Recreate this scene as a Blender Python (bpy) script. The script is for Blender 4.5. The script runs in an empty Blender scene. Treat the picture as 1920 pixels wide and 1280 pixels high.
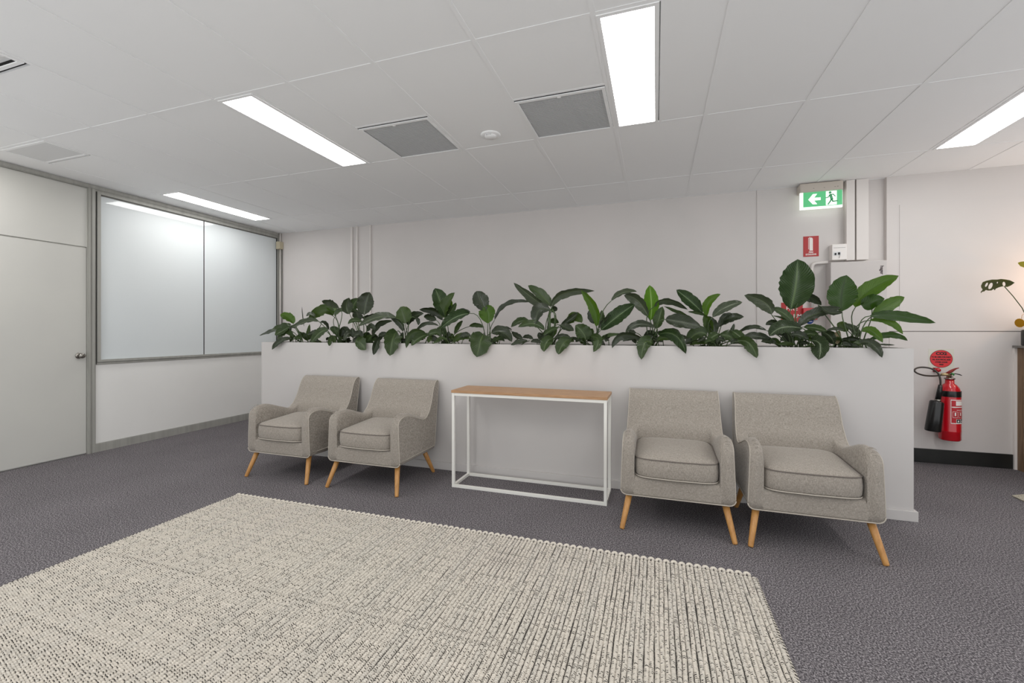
import bpy, bmesh, math, random
from mathutils import Vector, Matrix, noise as mnoise
from math import pi, sin, cos, radians, sqrt
random.seed(7)
scn = bpy.context.scene
COL = scn.collection

# ---------------------------------------------------------------- camera, world, light, exposure
CAMZ = 1.225
YAW = radians(18.3)
FPX = 815.0
HOR = 621.0
cd = bpy.data.cameras.new('camera'); cam = bpy.data.objects.new('camera', cd); COL.objects.link(cam)
cam.location = (0, 0, CAMZ); cam.rotation_euler = (pi/2, 0, YAW)
cd.sensor_width = 36; cd.lens = FPX/1920*36; cd.shift_y = -(640-HOR)/1920; cd.clip_start = .05; cd.clip_end = 60
scn.camera = cam
w = bpy.data.worlds.new('ambient_fill'); scn.world = w; w.use_nodes = True  # even ambient fill, added mainly to brighten the ceiling
w.node_tree.nodes['Background'].inputs[0].default_value = (.965, .985, 1.0, 1)
w.node_tree.nodes['Background'].inputs[1].default_value = 1.3
PANEL_EMIT = 12.0
scn.view_settings.view_transform = 'Standard'; scn.view_settings.look = 'None'
scn.view_settings.exposure = 0.0; scn.view_settings.gamma = 1.0; scn.view_settings.use_curve_mapping = False
scn.cycles.max_bounces = 8; scn.cycles.diffuse_bounces = 5; scn.cycles.sample_clamp_indirect = 8
def area_lamp(name, loc, sx, sy, power, color=(1, .98, .95)):
    l = bpy.data.lights.new(name, 'AREA'); l.shape = 'RECTANGLE'; l.size = sx; l.size_y = sy; l.energy = power; l.color = color
    o = bpy.data.objects.new(name, l); COL.objects.link(o); o.location = loc
    return o
# the ceiling panels of the same grid that hang behind and beside the photographer
for lx, ly in ((-2.53, .35), (-.13, .35), (-4.93, 1.4), (2.27, 1.4)):
    area_lamp('ceiling_panel_lamp', (lx, ly, 2.69), .24, 1.16, 16)
pl = bpy.data.lights.new('warm_lamp', 'POINT'); pl.energy = 5.5; pl.color = (1, .58, .30); pl.shadow_soft_size = .06
po = bpy.data.objects.new('warm_lamp', pl); COL.objects.link(po); po.location = (3.36, 4.72, 1.66)

# ---------------------------------------------------------------- helpers
def at(px, py, Y):
    "the point at depth Y (metres from the camera along the room) seen at pixel px, py of the 1920x1280 photograph"
    X = (px-960)/FPX; Z = (HOR-py)/FPX
    r = Vector((X*cos(YAW)-sin(YAW), X*sin(YAW)+cos(YAW), Z)); t = Y/r.y
    return Vector((r.x*t, Y, CAMZ+r.z*t))
def lin(c):
    c = c/255
    return c/12.92 if c <= .04045 else ((c+.055)/1.055)**2.4
def rgb(r, g, b): return (lin(r), lin(g), lin(b), 1)
def mat(name, col, rough=.5, metal=0, spec=.5, col2=None, nscale=20, bump=0, bscale=200, emit=None, estr=0, coat=0, detail=3, coords='Object', stretch=None):
    m = bpy.data.materials.new(name); m.use_nodes = True
    nt = m.node_tree; b = nt.nodes['Principled BSDF']
    b.inputs['Base Color'].default_value = col; b.inputs['Roughness'].default_value = rough; b.inputs['Metallic'].default_value = metal
    b.inputs['Specular IOR Level'].default_value = spec; b.inputs['Coat Weight'].default_value = coat
    if emit: b.inputs['Emission Color'].default_value = emit; b.inputs['Emission Strength'].default_value = estr
    if col2 is not None or bump:
        tc = nt.nodes.new('ShaderNodeTexCoord'); mp = nt.nodes.new('ShaderNodeMapping'); nt.links.new(tc.outputs[coords], mp.inputs[0])
        if stretch: mp.inputs['Scale'].default_value = stretch
    if col2 is not None:
        n = nt.nodes.new('ShaderNodeTexNoise'); n.inputs['Scale'].default_value = nscale; n.inputs['Detail'].default_value = detail
        nt.links.new(mp.outputs[0], n.inputs[0])
        r = nt.nodes.new('ShaderNodeValToRGB'); r.color_ramp.elements[0].position = .35; r.color_ramp.elements[1].position = .65
        r.color_ramp.elements[0].color = col; r.color_ramp.elements[1].color = col2
        nt.links.new(n.outputs['Fac'], r.inputs[0]); nt.links.new(r.outputs[0], b.inputs['Base Color'])
    if bump:
        n2 = nt.nodes.new('ShaderNodeTexNoise'); n2.inputs['Scale'].default_value = bscale; n2.inputs['Detail'].default_value = 2
        nt.links.new(mp.outputs[0], n2.inputs[0])
        bp = nt.nodes.new('ShaderNodeBump'); bp.inputs['Strength'].default_value = bump; bp.inputs['Distance'].default_value = .002
        nt.links.new(n2.outputs['Fac'], bp.inputs['Height']); nt.links.new(bp.outputs[0], b.inputs['Normal'])
    return m
def link(name, me, m=None, parent=None, loc=None, rot=None):
    o = bpy.data.objects.new(name, me); COL.objects.link(o)
    if m is not None and me is not None and not me.materials: me.materials.append(m)
    if parent: o.parent = parent
    if loc: o.location = loc
    if rot: o.rotation_euler = rot
    return o
def bm_obj(name, bm, m, parent=None, smooth=False, loc=None, rot=None):
    bmesh.ops.recalc_face_normals(bm, faces=bm.faces)
    me = bpy.data.meshes.new(name); bm.to_mesh(me); bm.free()
    if smooth:
        for p in me.polygons: p.use_smooth = True
    return link(name, me, m, parent, loc, rot)
def abox(bm, lo, hi, bev=0):
    g = bmesh.ops.create_cube(bm, size=1)
    vs = g['verts']
    for v in vs:
        v.co = Vector([(lo[i]+hi[i])/2 + v.co[i]*(hi[i]-lo[i]) for i in range(3)])
    if bev:
        es = list({e for v in vs for e in v.link_edges})
        bmesh.ops.bevel(bm, geom=es, offset=bev, segments=2, affect='EDGES', profile=.5)
def box(name, lo, hi, m, parent=None, bev=0):
    bm = bmesh.new(); abox(bm, lo, hi, bev)
    return bm_obj(name, bm, m, parent)
def boxes(name, lst, m, parent=None, bev=0):
    bm = bmesh.new()
    for lo, hi in lst: abox(bm, lo, hi, bev)
    return bm_obj(name, bm, m, parent)
def empty(name, loc=(0, 0, 0), rz=0):
    o = bpy.data.objects.new(name, None); COL.objects.link(o); o.location = loc; o.rotation_euler = (0, 0, rz); o.empty_display_size = .1
    return o
def tag(o, label, cat, group=None):
    o['label'] = label; o['category'] = cat
    if group: o['group'] = group
    return o
def struct(o): o['kind'] = 'structure'; return o
def tube_bm(bm, pts, rad, n=8, closed=False, caps=True):
    pts = [Vector(p) for p in pts]; N = len(pts)
    rr = rad if hasattr(rad, '__len__') else [rad]*N
    rings = []; up = None
    for i, p in enumerate(pts):
        a = pts[(i-1) % N] if (closed or i > 0) else p; b = pts[(i+1) % N] if (closed or i < N-1) else p
        t = (b-a).normalized()
        if up is None:
            up = Vector((0, 0, 1)) if abs(t.z) < .9 else Vector((1, 0, 0))
        u = (up - t*up.dot(t)).normalized(); v = t.cross(u); up = u
        rings.append([bm.verts.new(p + (u*cos(2*pi*k/n)+v*sin(2*pi*k/n))*rr[i]) for k in range(n)])
    M = N if closed else N-1
    for i in range(M):
        A = rings[i]; B = rings[(i+1) % N]
        for k in range(n): bm.faces.new((A[k], A[(k+1) % n], B[(k+1) % n], B[k]))
    if caps and not closed:
        bm.faces.new(rings[0][::-1]); bm.faces.new(rings[-1])
def tube(name, pts, rad, m, parent=None, n=8, closed=False):
    bm = bmesh.new(); tube_bm(bm, pts, rad, n, closed); return bm_obj(name, bm, m, parent, smooth=True)
def lathe(name, prof, m, parent=None, n=28, loc=None, rot=None):
    bm = bmesh.new(); rings = []
    for r, z in prof:
        rings.append([bm.verts.new((r*cos(2*pi*k/n), r*sin(2*pi*k/n), z)) for k in range(n)] if r > 1e-6 else [bm.verts.new((0, 0, z))])
    for A, B in zip(rings, rings[1:]):
        for k in range(n):
            a = [A[k % len(A)], A[(k+1) % len(A)]] if len(A) > 1 else [A[0]]
            b = [B[(k+1) % len(B)], B[k % len(B)]] if len(B) > 1 else [B[0]]
            if len(a)+len(b) > 2: bm.faces.new(a+b)
    return bm_obj(name, bm, m, parent, smooth=True, loc=loc, rot=rot)
def plate(name, pts, y, m, parent=None, th=.001):
    "a flat printed shape on a plane facing the camera side (-Y): pts are (x, z)"
    bm = bmesh.new(); vs = [bm.verts.new((x, y, z)) for x, z in pts]; f = bm.faces.new(vs)
    e = bmesh.ops.extrude_face_region(bm, geom=[f])
    for v in e['geom']:
        if isinstance(v, bmesh.types.BMVert): v.co.y -= th
    return bm_obj(name, bm, m, parent)
def text(name, s, size, m, loc, parent=None, rot=(pi/2, 0, 0), sx=1, bold=0, align='CENTER'):
    c = bpy.data.curves.new(name, 'FONT'); c.body = s; c.size = size; c.align_x = align; c.align_y = 'CENTER'; c.extrude = .0004; c.offset = bold; c.resolution_u = 3
    t = bpy.data.objects.new(name, c); COL.objects.link(t)
    dg = bpy.context.evaluated_depsgraph_get(); dg.update()
    me = bpy.data.meshes.new_from_object(t.evaluated_get(dg)); bpy.data.objects.remove(t)
    me.materials.clear(); o = link(name, me, m, parent, loc, rot); o.scale = (sx, 1, 1)
    return o

# ---------------------------------------------------------------- materials
M = {}
M['wall'] = mat('wall_paint', rgb(212, 206, 203), .6, col2=rgb(207, 202, 199), nscale=1.3, bump=.05, bscale=300)
M['wall_l'] = mat('wall_board_grey', rgb(205, 204, 198), .5, col2=rgb(201, 200, 195), nscale=1.5)
M['wall_lo'] = mat('wall_board_light', rgb(240, 239, 236), .5, col2=rgb(236, 235, 232), nscale=1.5)
M['white'] = mat('white_laminate', rgb(196, 192, 189), .45, col2=rgb(192, 188, 186), nscale=1.2)
M['ceil'] = mat('ceiling_board', rgb(250, 250, 250), .75, col2=rgb(247, 247, 247), nscale=1.1, bump=.12, bscale=140)
M['bar'] = mat('white_metal_grid', rgb(248, 248, 248), .8, spec=.2)
M['dark'] = mat('void_shade', rgb(50, 50, 50), .9)
M['grille'] = mat('grille_paint', rgb(222, 222, 222), .6)
M['grille_back'] = mat('grille_back', rgb(214, 214, 214), .8)
M['alu'] = mat('anodised_aluminium', rgb(172, 171, 165), .45, metal=.1, col2=rgb(160, 159, 153), nscale=3, stretch=(8, 8, .3))
M['alu_d'] = mat('dark_aluminium', rgb(112, 111, 106), .5, metal=.3)  # darker aluminium for thin strips, seams and small marks
M['black'] = mat('black_rubber', rgb(16, 16, 16), .5)
M['glass'] = mat('frosted_white_glass', rgb(226, 231, 232), .55, col2=rgb(221, 227, 229), nscale=.7, coat=1)
M['glass'].node_tree.nodes['Principled BSDF'].inputs['Coat Roughness'].default_value = .015
M['blackbase'] = mat('black_vinyl', rgb(26, 27, 26), .4, col2=rgb(34, 34, 32), nscale=8)
M['frame_w'] = mat('white_powder_coat', rgb(226, 224, 218), .4)
M['oak'] = mat('oak_veneer', rgb(180, 140, 102), .45, col2=rgb(158, 120, 84), nscale=9, stretch=(1, 14, 14), bump=.08, bscale=60)
M['leg'] = mat('honey_oak', rgb(192, 142, 82), .4, col2=rgb(172, 122, 66), nscale=16, stretch=(5, 5, 1))
M['timber'] = mat('grooved_timber', rgb(138, 112, 86), .5, col2=rgb(116, 92, 70), nscale=10, stretch=(8, 8, .5))
M['top_grey'] = mat('grey_laminate', rgb(120, 116, 112), .4)
M['emit'] = mat('lit_diffuser', rgb(255, 255, 255), .5, emit=(1, .99, .97, 1), estr=PANEL_EMIT)
M['red'] = mat('sign_red', rgb(172, 30, 30), .35)
M['red_p'] = mat('fire_red_paint', rgb(190, 10, 28), .22, coat=.5)
M['sign_w'] = mat('sign_white', rgb(235, 230, 226), .4)
M['sign_k'] = mat('sign_black', rgb(40, 14, 14), .5)
M['blk_p'] = mat('black_plastic', rgb(22, 22, 22), .25)
M['hose'] = mat('black_hose', rgb(46, 40, 34), .35)
M['chrome'] = mat('satin_chrome', rgb(150, 146, 140), .2, metal=1)
M['brass'] = mat('brass_fitting', rgb(190, 170, 130), .35, metal=.8)
M['green_tag'] = mat('green_plastic_tag', rgb(50, 130, 60), .4)
M['blue'] = mat('blue_sticker', rgb(40, 80, 160), .4)
M['beige'] = mat('beige_plastic', rgb(196, 186, 176), .45)
M['cream'] = mat('cream_plastic', rgb(196, 186, 160), .45)
M['elec'] = mat('grey_metal_box', rgb(196, 190, 187), .45)
M['duct'] = mat('white_duct', rgb(220, 214, 210), .45)
M['soil'] = mat('potting_mix', rgb(52, 42, 34), .9, col2=rgb(80, 66, 52), nscale=60)
M['exit_g'] = mat('exit_green', rgb(60, 150, 100), .4, emit=rgb(88, 176, 118), estr=.75)
M['exit_w'] = mat('exit_white', rgb(240, 250, 240), .4, emit=(.95, 1, .95, 1), estr=.9)
M['exit_edge'] = mat('exit_acrylic', rgb(240, 250, 240), .3, emit=(.92, 1, .93, 1), estr=.95)

def floor_mat():
    m = bpy.data.materials.new('charcoal_carpet'); m.use_nodes = True; nt = m.node_tree; b = nt.nodes['Principled BSDF']
    tc = nt.nodes.new('ShaderNodeTexCoord')
    n = nt.nodes.new('ShaderNodeTexNoise'); n.inputs['Scale'].default_value = 150; n.inputs['Detail'].default_value = 3; n.inputs['Roughness'].default_value = .7
    nt.links.new(tc.outputs['Object'], n.inputs[0])
    r = nt.nodes.new('ShaderNodeValToRGB'); e = r.color_ramp.elements
    e[0].position = .40; e[0].color = rgb(60, 57, 60); e[1].position = .62; e[1].color = rgb(158, 153, 155)
    x = e.new(.5); x.color = rgb(97, 93, 96)
    nt.links.new(n.outputs['Fac'], r.inputs[0])
    n3 = nt.nodes.new('ShaderNodeTexNoise'); n3.inputs['Scale'].default_value = 2.2; n3.inputs['Detail'].default_value = 5; nt.links.new(tc.outputs['Object'], n3.inputs[0])
    mr = nt.nodes.new('ShaderNodeMapRange'); mr.inputs[3].default_value = .84; mr.inputs[4].default_value = 1.16; nt.links.new(n3.outputs['Fac'], mr.inputs[0])
    mx = nt.nodes.new('ShaderNodeVectorMath'); mx.operation = 'SCALE'; nt.links.new(r.outputs[0], mx.inputs[0]); nt.links.new(mr.outputs[0], mx.inputs['Scale'])
    nt.links.new(mx.outputs[0], b.inputs['Base Color']); b.inputs['Roughness'].default_value = .95; b.inputs['Specular IOR Level'].default_value = .1
    bp = nt.nodes.new('ShaderNodeBump'); bp.inputs['Strength'].default_value = .6; bp.inputs['Distance'].default_value = .003
    nt.links.new(n.outputs['Fac'], bp.inputs['Height']); nt.links.new(bp.outputs[0], b.inputs['Normal'])
    return m
M['carpet'] = floor_mat()

def fabric_mat():
    m = bpy.data.materials.new('grey_linen'); m.use_nodes = True; nt = m.node_tree; b = nt.nodes['Principled BSDF']
    tc = nt.nodes.new('ShaderNodeTexCoord'); last = None; outs = []
    for sc in ((500, 60, 60), (60, 500, 500)):
        mp = nt.nodes.new('ShaderNodeMapping'); mp.inputs['Scale'].default_value = sc; nt.links.new(tc.outputs['Object'], mp.inputs[0])
        n = nt.nodes.new('ShaderNodeTexNoise'); n.inputs['Scale'].default_value = 1.4; n.inputs['Detail'].default_value = 2; nt.links.new(mp.outputs[0], n.inputs[0]); outs.append(n.outputs['Fac'])
    a = nt.nodes.new('ShaderNodeMath'); a.operation = 'ADD'; nt.links.new(outs[0], a.inputs[0]); nt.links.new(outs[1], a.inputs[1])
    h = nt.nodes.new('ShaderNodeMath'); h.operation = 'MULTIPLY'; h.inputs[1].default_value = .5; nt.links.new(a.outputs[0], h.inputs[0])
    r = nt.nodes.new('ShaderNodeValToRGB'); e = r.color_ramp.elements
    e[0].position = .34; e[0].color = rgb(118, 111, 103); e[1].position = .66; e[1].color = rgb(174, 166, 156)
    nt.links.new(h.outputs[0], r.inputs[0]); nt.links.new(r.outputs[0], b.inputs['Base Color'])
    b.inputs['Roughness'].default_value = .9; b.inputs['Specular IOR Level'].default_value = .15; b.inputs['Sheen Weight'].default_value = .15
    bp = nt.nodes.new('ShaderNodeBump'); bp.inputs['Strength'].default_value = .35; bp.inputs['Distance'].default_value = .0012
    nt.links.new(h.outputs[0], bp.inputs['Height']); nt.links.new(bp.outputs[0], b.inputs['Normal'])
    return m
M['fabric'] = fabric_mat()
M['piping'] = mat('pale_piping', rgb(176, 168, 157), .85)
M['piping_d'] = mat('dark_seam', rgb(112, 104, 98), .9)  # darker tone for the upper cushion piping

def leaf_mat(name, c1, c2, rib, gloss=.32, trans=.15, veins=.5):
    m = bpy.data.materials.new(name); m.use_nodes = True; nt = m.node_tree; b = nt.nodes['Principled BSDF']
    uv = nt.nodes.new('ShaderNodeUVMap'); sp = nt.nodes.new('ShaderNodeSeparateXYZ'); nt.links.new(uv.outputs[0], sp.inputs[0])
    def math(op, a, bb=None):
        n = nt.nodes.new('ShaderNodeMath'); n.operation = op
        for i, v in enumerate((a, bb)):
            if v is None: continue
            if isinstance(v, (int, float)): n.inputs[i].default_value = v
            else: nt.links.new(v, n.inputs[i])
        return n.outputs[0]
    au = math('ABSOLUTE', math('SUBTRACT', sp.outputs[0], .5))
    wv = math('SINE', math('MULTIPLY', math('SUBTRACT', sp.outputs[1], math('MULTIPLY', au, .45)), 130))
    wv = math('MULTIPLY', wv, math('MINIMUM', math('MULTIPLY', au, 6), 1))
    n = nt.nodes.new('ShaderNodeTexNoise'); n.inputs['Scale'].default_value = 14; tc = nt.nodes.new('ShaderNodeTexCoord'); nt.links.new(tc.outputs['Object'], n.inputs[0])
    mix = nt.nodes.new('ShaderNodeMix'); mix.data_type = 'RGBA'; nt.links.new(n.outputs['Fac'], mix.inputs[0]); mix.inputs[6].default_value = c1; mix.inputs[7].default_value = c2
    rb = nt.nodes.new('ShaderNodeMapRange'); nt.links.new(au, rb.inputs[0]); rb.inputs[1].default_value = .012; rb.inputs[2].default_value = .04; rb.inputs[3].default_value = .8; rb.inputs[4].default_value = 0
    mix2 = nt.nodes.new('ShaderNodeMix'); mix2.data_type = 'RGBA'; nt.links.new(rb.outputs[0], mix2.inputs[0]); nt.links.new(mix.outputs[2], mix2.inputs[6]); mix2.inputs[7].default_value = rib
    nt.links.new(mix2.outputs[2], b.inputs['Base Color']); b.inputs['Roughness'].default_value = gloss
    bp = nt.nodes.new('ShaderNodeBump'); bp.inputs['Strength'].default_value = veins; bp.inputs['Distance'].default_value = .003
    nt.links.new(wv, bp.inputs['Height']); nt.links.new(bp.outputs[0], b.inputs['Normal'])
    if trans:
        tr = nt.nodes.new('ShaderNodeBsdfTranslucent'); tr.inputs[0].default_value = tuple(min(1, x*2.2) for x in c2[:3])+(1,)
        ms = nt.nodes.new('ShaderNodeMixShader'); ms.inputs[0].default_value = trans
        nt.links.new(b.outputs[0], ms.inputs[1]); nt.links.new(tr.outputs[0], ms.inputs[2]); nt.links.new(ms.outputs[0], nt.nodes['Material Output'].inputs[0])
    return m
LM = {
 'd': leaf_mat('leaf_dark', rgb(36, 44, 28), rgb(50, 60, 40), rgb(66, 78, 50), .26, .08, .4),
 'm': leaf_mat('leaf_mid', rgb(42, 60, 28), rgb(62, 80, 42), rgb(88, 106, 60), .28, .14, .5),
 'g': leaf_mat('leaf_grey_green', rgb(54, 64, 46), rgb(74, 84, 62), rgb(98, 110, 80), .25, .1, .5),
 's': leaf_mat('leaf_ribbed', rgb(38, 58, 28), rgb(56, 78, 40), rgb(90, 112, 66), .22, .1, 1.0),
 'S': leaf_mat('leaf_glossy', rgb(46, 60, 38), rgb(74, 88, 62), rgb(118, 130, 102), .15, .1, 1.0),
 'b': leaf_mat('leaf_fresh', rgb(50, 82, 12), rgb(74, 106, 20), rgb(42, 68, 12), .35, .3, .4),
 'B': leaf_mat('leaf_bright', rgb(60, 104, 10), rgb(92, 136, 34), rgb(150, 176, 96), .26, .3, .8),
 'o': leaf_mat('leaf_olive', rgb(42, 64, 16), rgb(60, 80, 26), rgb(38, 56, 16), .42, .25, .3),
 'k': leaf_mat('leaf_deep', rgb(34, 60, 10), rgb(46, 76, 16), rgb(24, 40, 8), .32, .2, .5),
 'y': leaf_mat('leaf_browning', rgb(112, 96, 60), rgb(150, 140, 112), rgb(90, 80, 50), .45, .1, .6),
}
M['stem'] = mat('leaf_stalk', rgb(46, 64, 28), .4, col2=rgb(60, 82, 36), nscale=8)

# ---------------------------------------------------------------- setting
CH = 2.70; XL = -5.40; YB = 5.13; YR = 5.08; X1 = 3.75; Y0 = -.3  # floor and ceiling stop short so the world fill gets in
struct(box('floor', (XL-.1, Y0, -.1), (X1, YB+.1, 0), M['carpet']))
ceil = struct(box('ceiling', (XL-.15, Y0, CH+.03), (X1, YB+.15, CH+.08), M['dark']))  # unseen slab added over tiles; blocks world light, void's shade in its colour
gx = [XL] + [-5.078+.6*k for k in range(15)]+[3.75]
gy = [Y0, .84, 2.04, 3.24, 4.44, YB]
for x in gx[1:]:
    box('grid_bar', (x-.012, Y0, CH), (x+.012, YB, CH+.0026), M['bar'], ceil)
for y in gy[1:-1]:
    box('grid_bar', (XL, y-.012, CH+.0005), (X1, y+.012, CH+.0025), M['bar'], ceil)
box('grid_bar', (XL, YB-.02, CH+.0008), (X1, YB, CH+.0024), M['bar'], ceil)
box('grid_bar', (XL, Y0, CH+.001), (XL+.02, YB, CH+.0023), M['bar'], ceil)
LIGHTS = {(-2.678, 2.04): 'ceiling light panel with its near end left of the middle of the ceiling',
          (-.278, 2.04): 'brightest and nearest ceiling light panel, almost straight above the rug',
          (-5.078, 3.24): 'small far ceiling light panel beside the frosted window wall',
          (2.122, 3.24): 'ceiling light panel at the right edge, before the fire sign wall'}
tile_cache = {}
def ceiling_tile(x0, x1, y0, y1):
    k = (round(x1-x0, 3), round(y1-y0, 3))
    g = .0042 if random.random() < .5 else .003
    k = k+(g,)
    if k not in tile_cache:
        bm = bmesh.new(); abox(bm, (g, g, 0), (x1-x0-g, y1-y0-.003, .014)); bmesh.ops.recalc_face_normals(bm, faces=bm.faces)
        me = bpy.data.meshes.new('ceiling_tile'); bm.to_mesh(me); bm.free(); me.materials.append(M['ceil']); tile_cache[k] = me
    o = link('ceiling_tile', tile_cache[k], None, ceil, (x0, y0, CH+.0028+random.uniform(0, .0006)))
    return o
def near(a, b): return abs(a-b) < .01
vents = []
for i in range(len(gx)-1):
    x0, x1 = gx[i], gx[i+1]
    for j in range(len(gy)-1):
        y0, y1 = gy[j], gy[j+1]
        lit = [k for k in LIGHTS if near(k[0], x0) and near(k[1], y0)]
        if lit:
            l = tag(empty('ceiling_light', (x0, y0, CH)), LIGHTS[lit[0]], 'ceiling light')
            bm = bmesh.new(); g = .022; W = .3
            abox(bm, (.012, .012, -.003), (W-.006, g+.01, .004)); abox(bm, (.012, 1.2-g-.01, -.003), (W-.006, 1.188, .004))
            abox(bm, (.012, g+.01, -.003), (g+.008, 1.2-g-.01, .004)); abox(bm, (W-.028, g+.01, -.003), (W-.006, 1.2-g-.01, .004))
            bm_obj('light_frame', bm, M['bar'], l)
            box('diffuser', (g+.008, g+.01, -.001), (W-.028, 1.2-g-.01, .003), M['emit'], l)
            box('grid_bar', (x0+.3, y0, CH+.0007), (x0+.318, y1, CH+.0022), M['bar'], ceil)
            ceiling_tile(x0+.31, x1, y0, y1)
            continue
        if near(y0, 2.04) and (near(x0, -2.078) or near(x0, -.878)):
            ceiling_tile(x0, x1, y0, y0+.6); box('grid_bar', (x0, y0+.592, CH+.0007), (x1, y0+.61, CH+.0022), M['bar'], ceil)
            vents.append((x0, y0+.61, .6, .59, 's')); continue
        if near(y0, 2.04) and near(x0, -5.078):
            ceiling_tile(x0, x1, y0+.31, y1); vents.append((x0, y0, .6, .31, 'p')); continue
        if near(y0, .84) and near(x0, -3.878):
            ceiling_tile(x0, x1, y0+.61, y1); vents.append((x0, y0, .6, .6, 'c')); continue
        ceiling_tile(x0, x1, y0, y1)
VL = {0: 'plain grey return air panel close to the ceiling edge at left', 1: 'square step-down ceiling diffuser cut by the left picture edge',
      2: 'grey ceiling grille beside the long light left of the smoke detector', 3: 'grey ceiling grille touching the brightest light panel'}
for x0, y0, sx, sy, kind in vents:
    idx = {'p': 0, 'c': 1}.get(kind, 2 if x0 < -1 else 3)
    v = tag(empty('ceiling_vent', (x0, y0, CH)), VL[idx], 'vent', 'air grilles in the ceiling')
    a = .034
    bm = bmesh.new()
    abox(bm, (.014, .014, -.004), (sx-.014, a, .003)); abox(bm, (.014, sy-a, -.004), (sx-.014, sy-.014, .003))
    abox(bm, (.014, a, -.004), (a, sy-a, .003)); abox(bm, (sx-a, a, -.004), (sx-.014, sy-a, .003))
    bm_obj('vent_frame', bm, M['bar'], v)
    if kind == 's':
        box('backing', (a, a, .006), (sx-a, sy-a, .009), M['grille_back'], v)
        bm = bmesh.new(); n = 44
        for k in range(n):
            yy = a+(sy-2*a)*(k+.5)/n
            vs = [bm.verts.new(c) for c in ((a, yy-.0035, -.001), (sx-a, yy-.0035, -.001), (sx-a, yy+.0015, .0045), (a, yy+.0015, .0045))]
            bm.faces.new(vs)
        for k in range(1, 22):
            xx = a+(sx-2*a)*k/22
            vs = [bm.verts.new(c) for c in ((xx, a, .0), (xx+.0015, a, .0), (xx+.0015, sy-a, .0), (xx, sy-a, .0))]; bm.faces.new(vs)
        o = bm_obj('louvre_slats', bm, M['grille'], v); o['kind'] = 'stuff'
        box('latch', (sx/2-.012, a-.004, -.006), (sx/2+.012, a+.012, 0), M['bar'], v, .002)
    elif kind == 'p':
        box('panel', (a, a, -.001), (sx-a, sy-a, .004), mat('grille_fine_mesh', rgb(226, 226, 226), .7), v)
    else:
        for q, zz in ((.05, -.004), (.12, -.012), (.19, -.018)):
            bm = bmesh.new(); t = .05
            lo, hi = q, .6-q
            for (A, B, h) in (((lo, lo), (hi, lo), 0), ((hi, lo), (hi, hi), 1), ((hi, hi), (lo, hi), 2), ((lo, hi), (lo, lo), 3)):
                cx = cy = .3
                def inn(p): return (p[0]+(t if p[0] < cx else -t), p[1]+(t if p[1] < cy else -t))
                vs = [bm.verts.new((A[0], A[1], .02)), bm.verts.new((B[0], B[1], .02)), bm.verts.new((*inn(B), zz)), bm.verts.new((*inn(A), zz))]; bm.faces.new(vs)
            bm_obj('cone_ring', bm, M['bar'], v)
        box('backing', (a, a, .021), (sx-a, sy-a, .024), M['grille'], v)
sd = tag(empty('smoke_detector', (-1.18, 3.055, CH+.004)), 'small round white smoke detector flush on the ceiling between two grilles', 'smoke detector')
lathe('base', [(0, 0), (.075, 0), (.075, -.006), (.068, -.011), (.0, -.011)], M['bar'], sd)
lathe('sensor_cap', [(.045, -.011), (.04, -.022), (.0, -.024)], M['bar'], sd, n=20)
box('vent_slot', (-.02, -.048, -.016), (.02, -.038, -.012), M['grille_back'], sd)

# left wall
wl = struct(box('wall_left', (XL-.15, 1.2, 0), (XL-.02, YB+.1, CH+.03), M['wall_l']))
box('wall_panel', (XL-.02, 2.862, .085), (XL, YB, .884), M['wall_lo'], wl)
box('wall_panel', (XL-.02, 1.2, 2.068), (XL, 2.79, 2.655), M['wall_l'], wl)
dr = struct(box('door_1', (XL-.02, 1.965, .012), (XL-.001, 2.786, 2.056), M['wall_l']))
kn = empty('door_handle', (XL, 2.728, .985)); kn.parent = dr
lathe('rose', [(0, 0), (.03, 0), (.03, .004), (.024, .01), (0, .01)], M['chrome'], kn, rot=(0, pi/2, 0))
lathe('knob', [(.009, .01), (.009, .028), (.021, .036), (.027, .05), (.024, .062), (.012, .068), (0, .068)], M['chrome'], kn, rot=(0, pi/2, 0))
# aluminium posts, head and skirting
t1 = struct(boxes('trim_1', [((XL-.02, 2.79, 0), (XL+.012, 2.857, CH)), ((XL+.012, 2.797, 0), (XL+.02, 2.812, CH)), ((XL+.012, 2.826, 0), (XL+.018, 2.85, CH))], M['alu']))
struct(boxes('trim_2', [((XL-.02, 1.2, 2.664), (XL+.025, YB, CH-.002)), ((XL+.01, 1.2, 2.656), (XL+.016, YB, 2.664)), ((XL-.02, 2.857, 2.645), (XL+.012, YB, 2.656))], M['alu']))
struct(boxes('baseboard_left', [((XL-.02, 2.857, 0), (XL+.012, YB, .08)), ((XL-.02, 2.857, .08), (XL+.004, YB, .084))], M['alu']))
win = struct(boxes('window_1', [((XL-.02, 2.87, .886), (XL+.008, YB, .906)), ((XL-.02, 2.893, .912), (XL+.02, YB-.012, .934)), ((XL-.02, 2.882, .906), (XL-.004, YB, .912)),
                                ((XL-.02, 2.87, .912), (XL+.018, 2.898, 2.645)), ((XL-.02, 2.898, 2.622), (XL+.02, YB-.012, 2.645)),
                                ((XL-.02, YB-.04, .934), (XL+.012, YB-.004, 2.645))], M['alu']))
box('gasket', (XL-.015, 2.8585, .9), (XL+.001, 2.868, 2.64), M['black'], win)
box('gasket', (XL-.015, YB-.05, .934), (XL+.001, YB-.041, 2.63), M['black'], win)
box('gasket', (XL-.012, 2.898, 2.612), (XL+.004, YB-.05, 2.622), M['alu_d'], win)
box('pane', (XL-.012, 2.899, .935), (XL-.006, 3.978, 2.614), M['glass'], win)
box('pane', (XL-.012, 3.984, .935), (XL-.006, YB-.051, 2.614), M['glass'], win)
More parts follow.
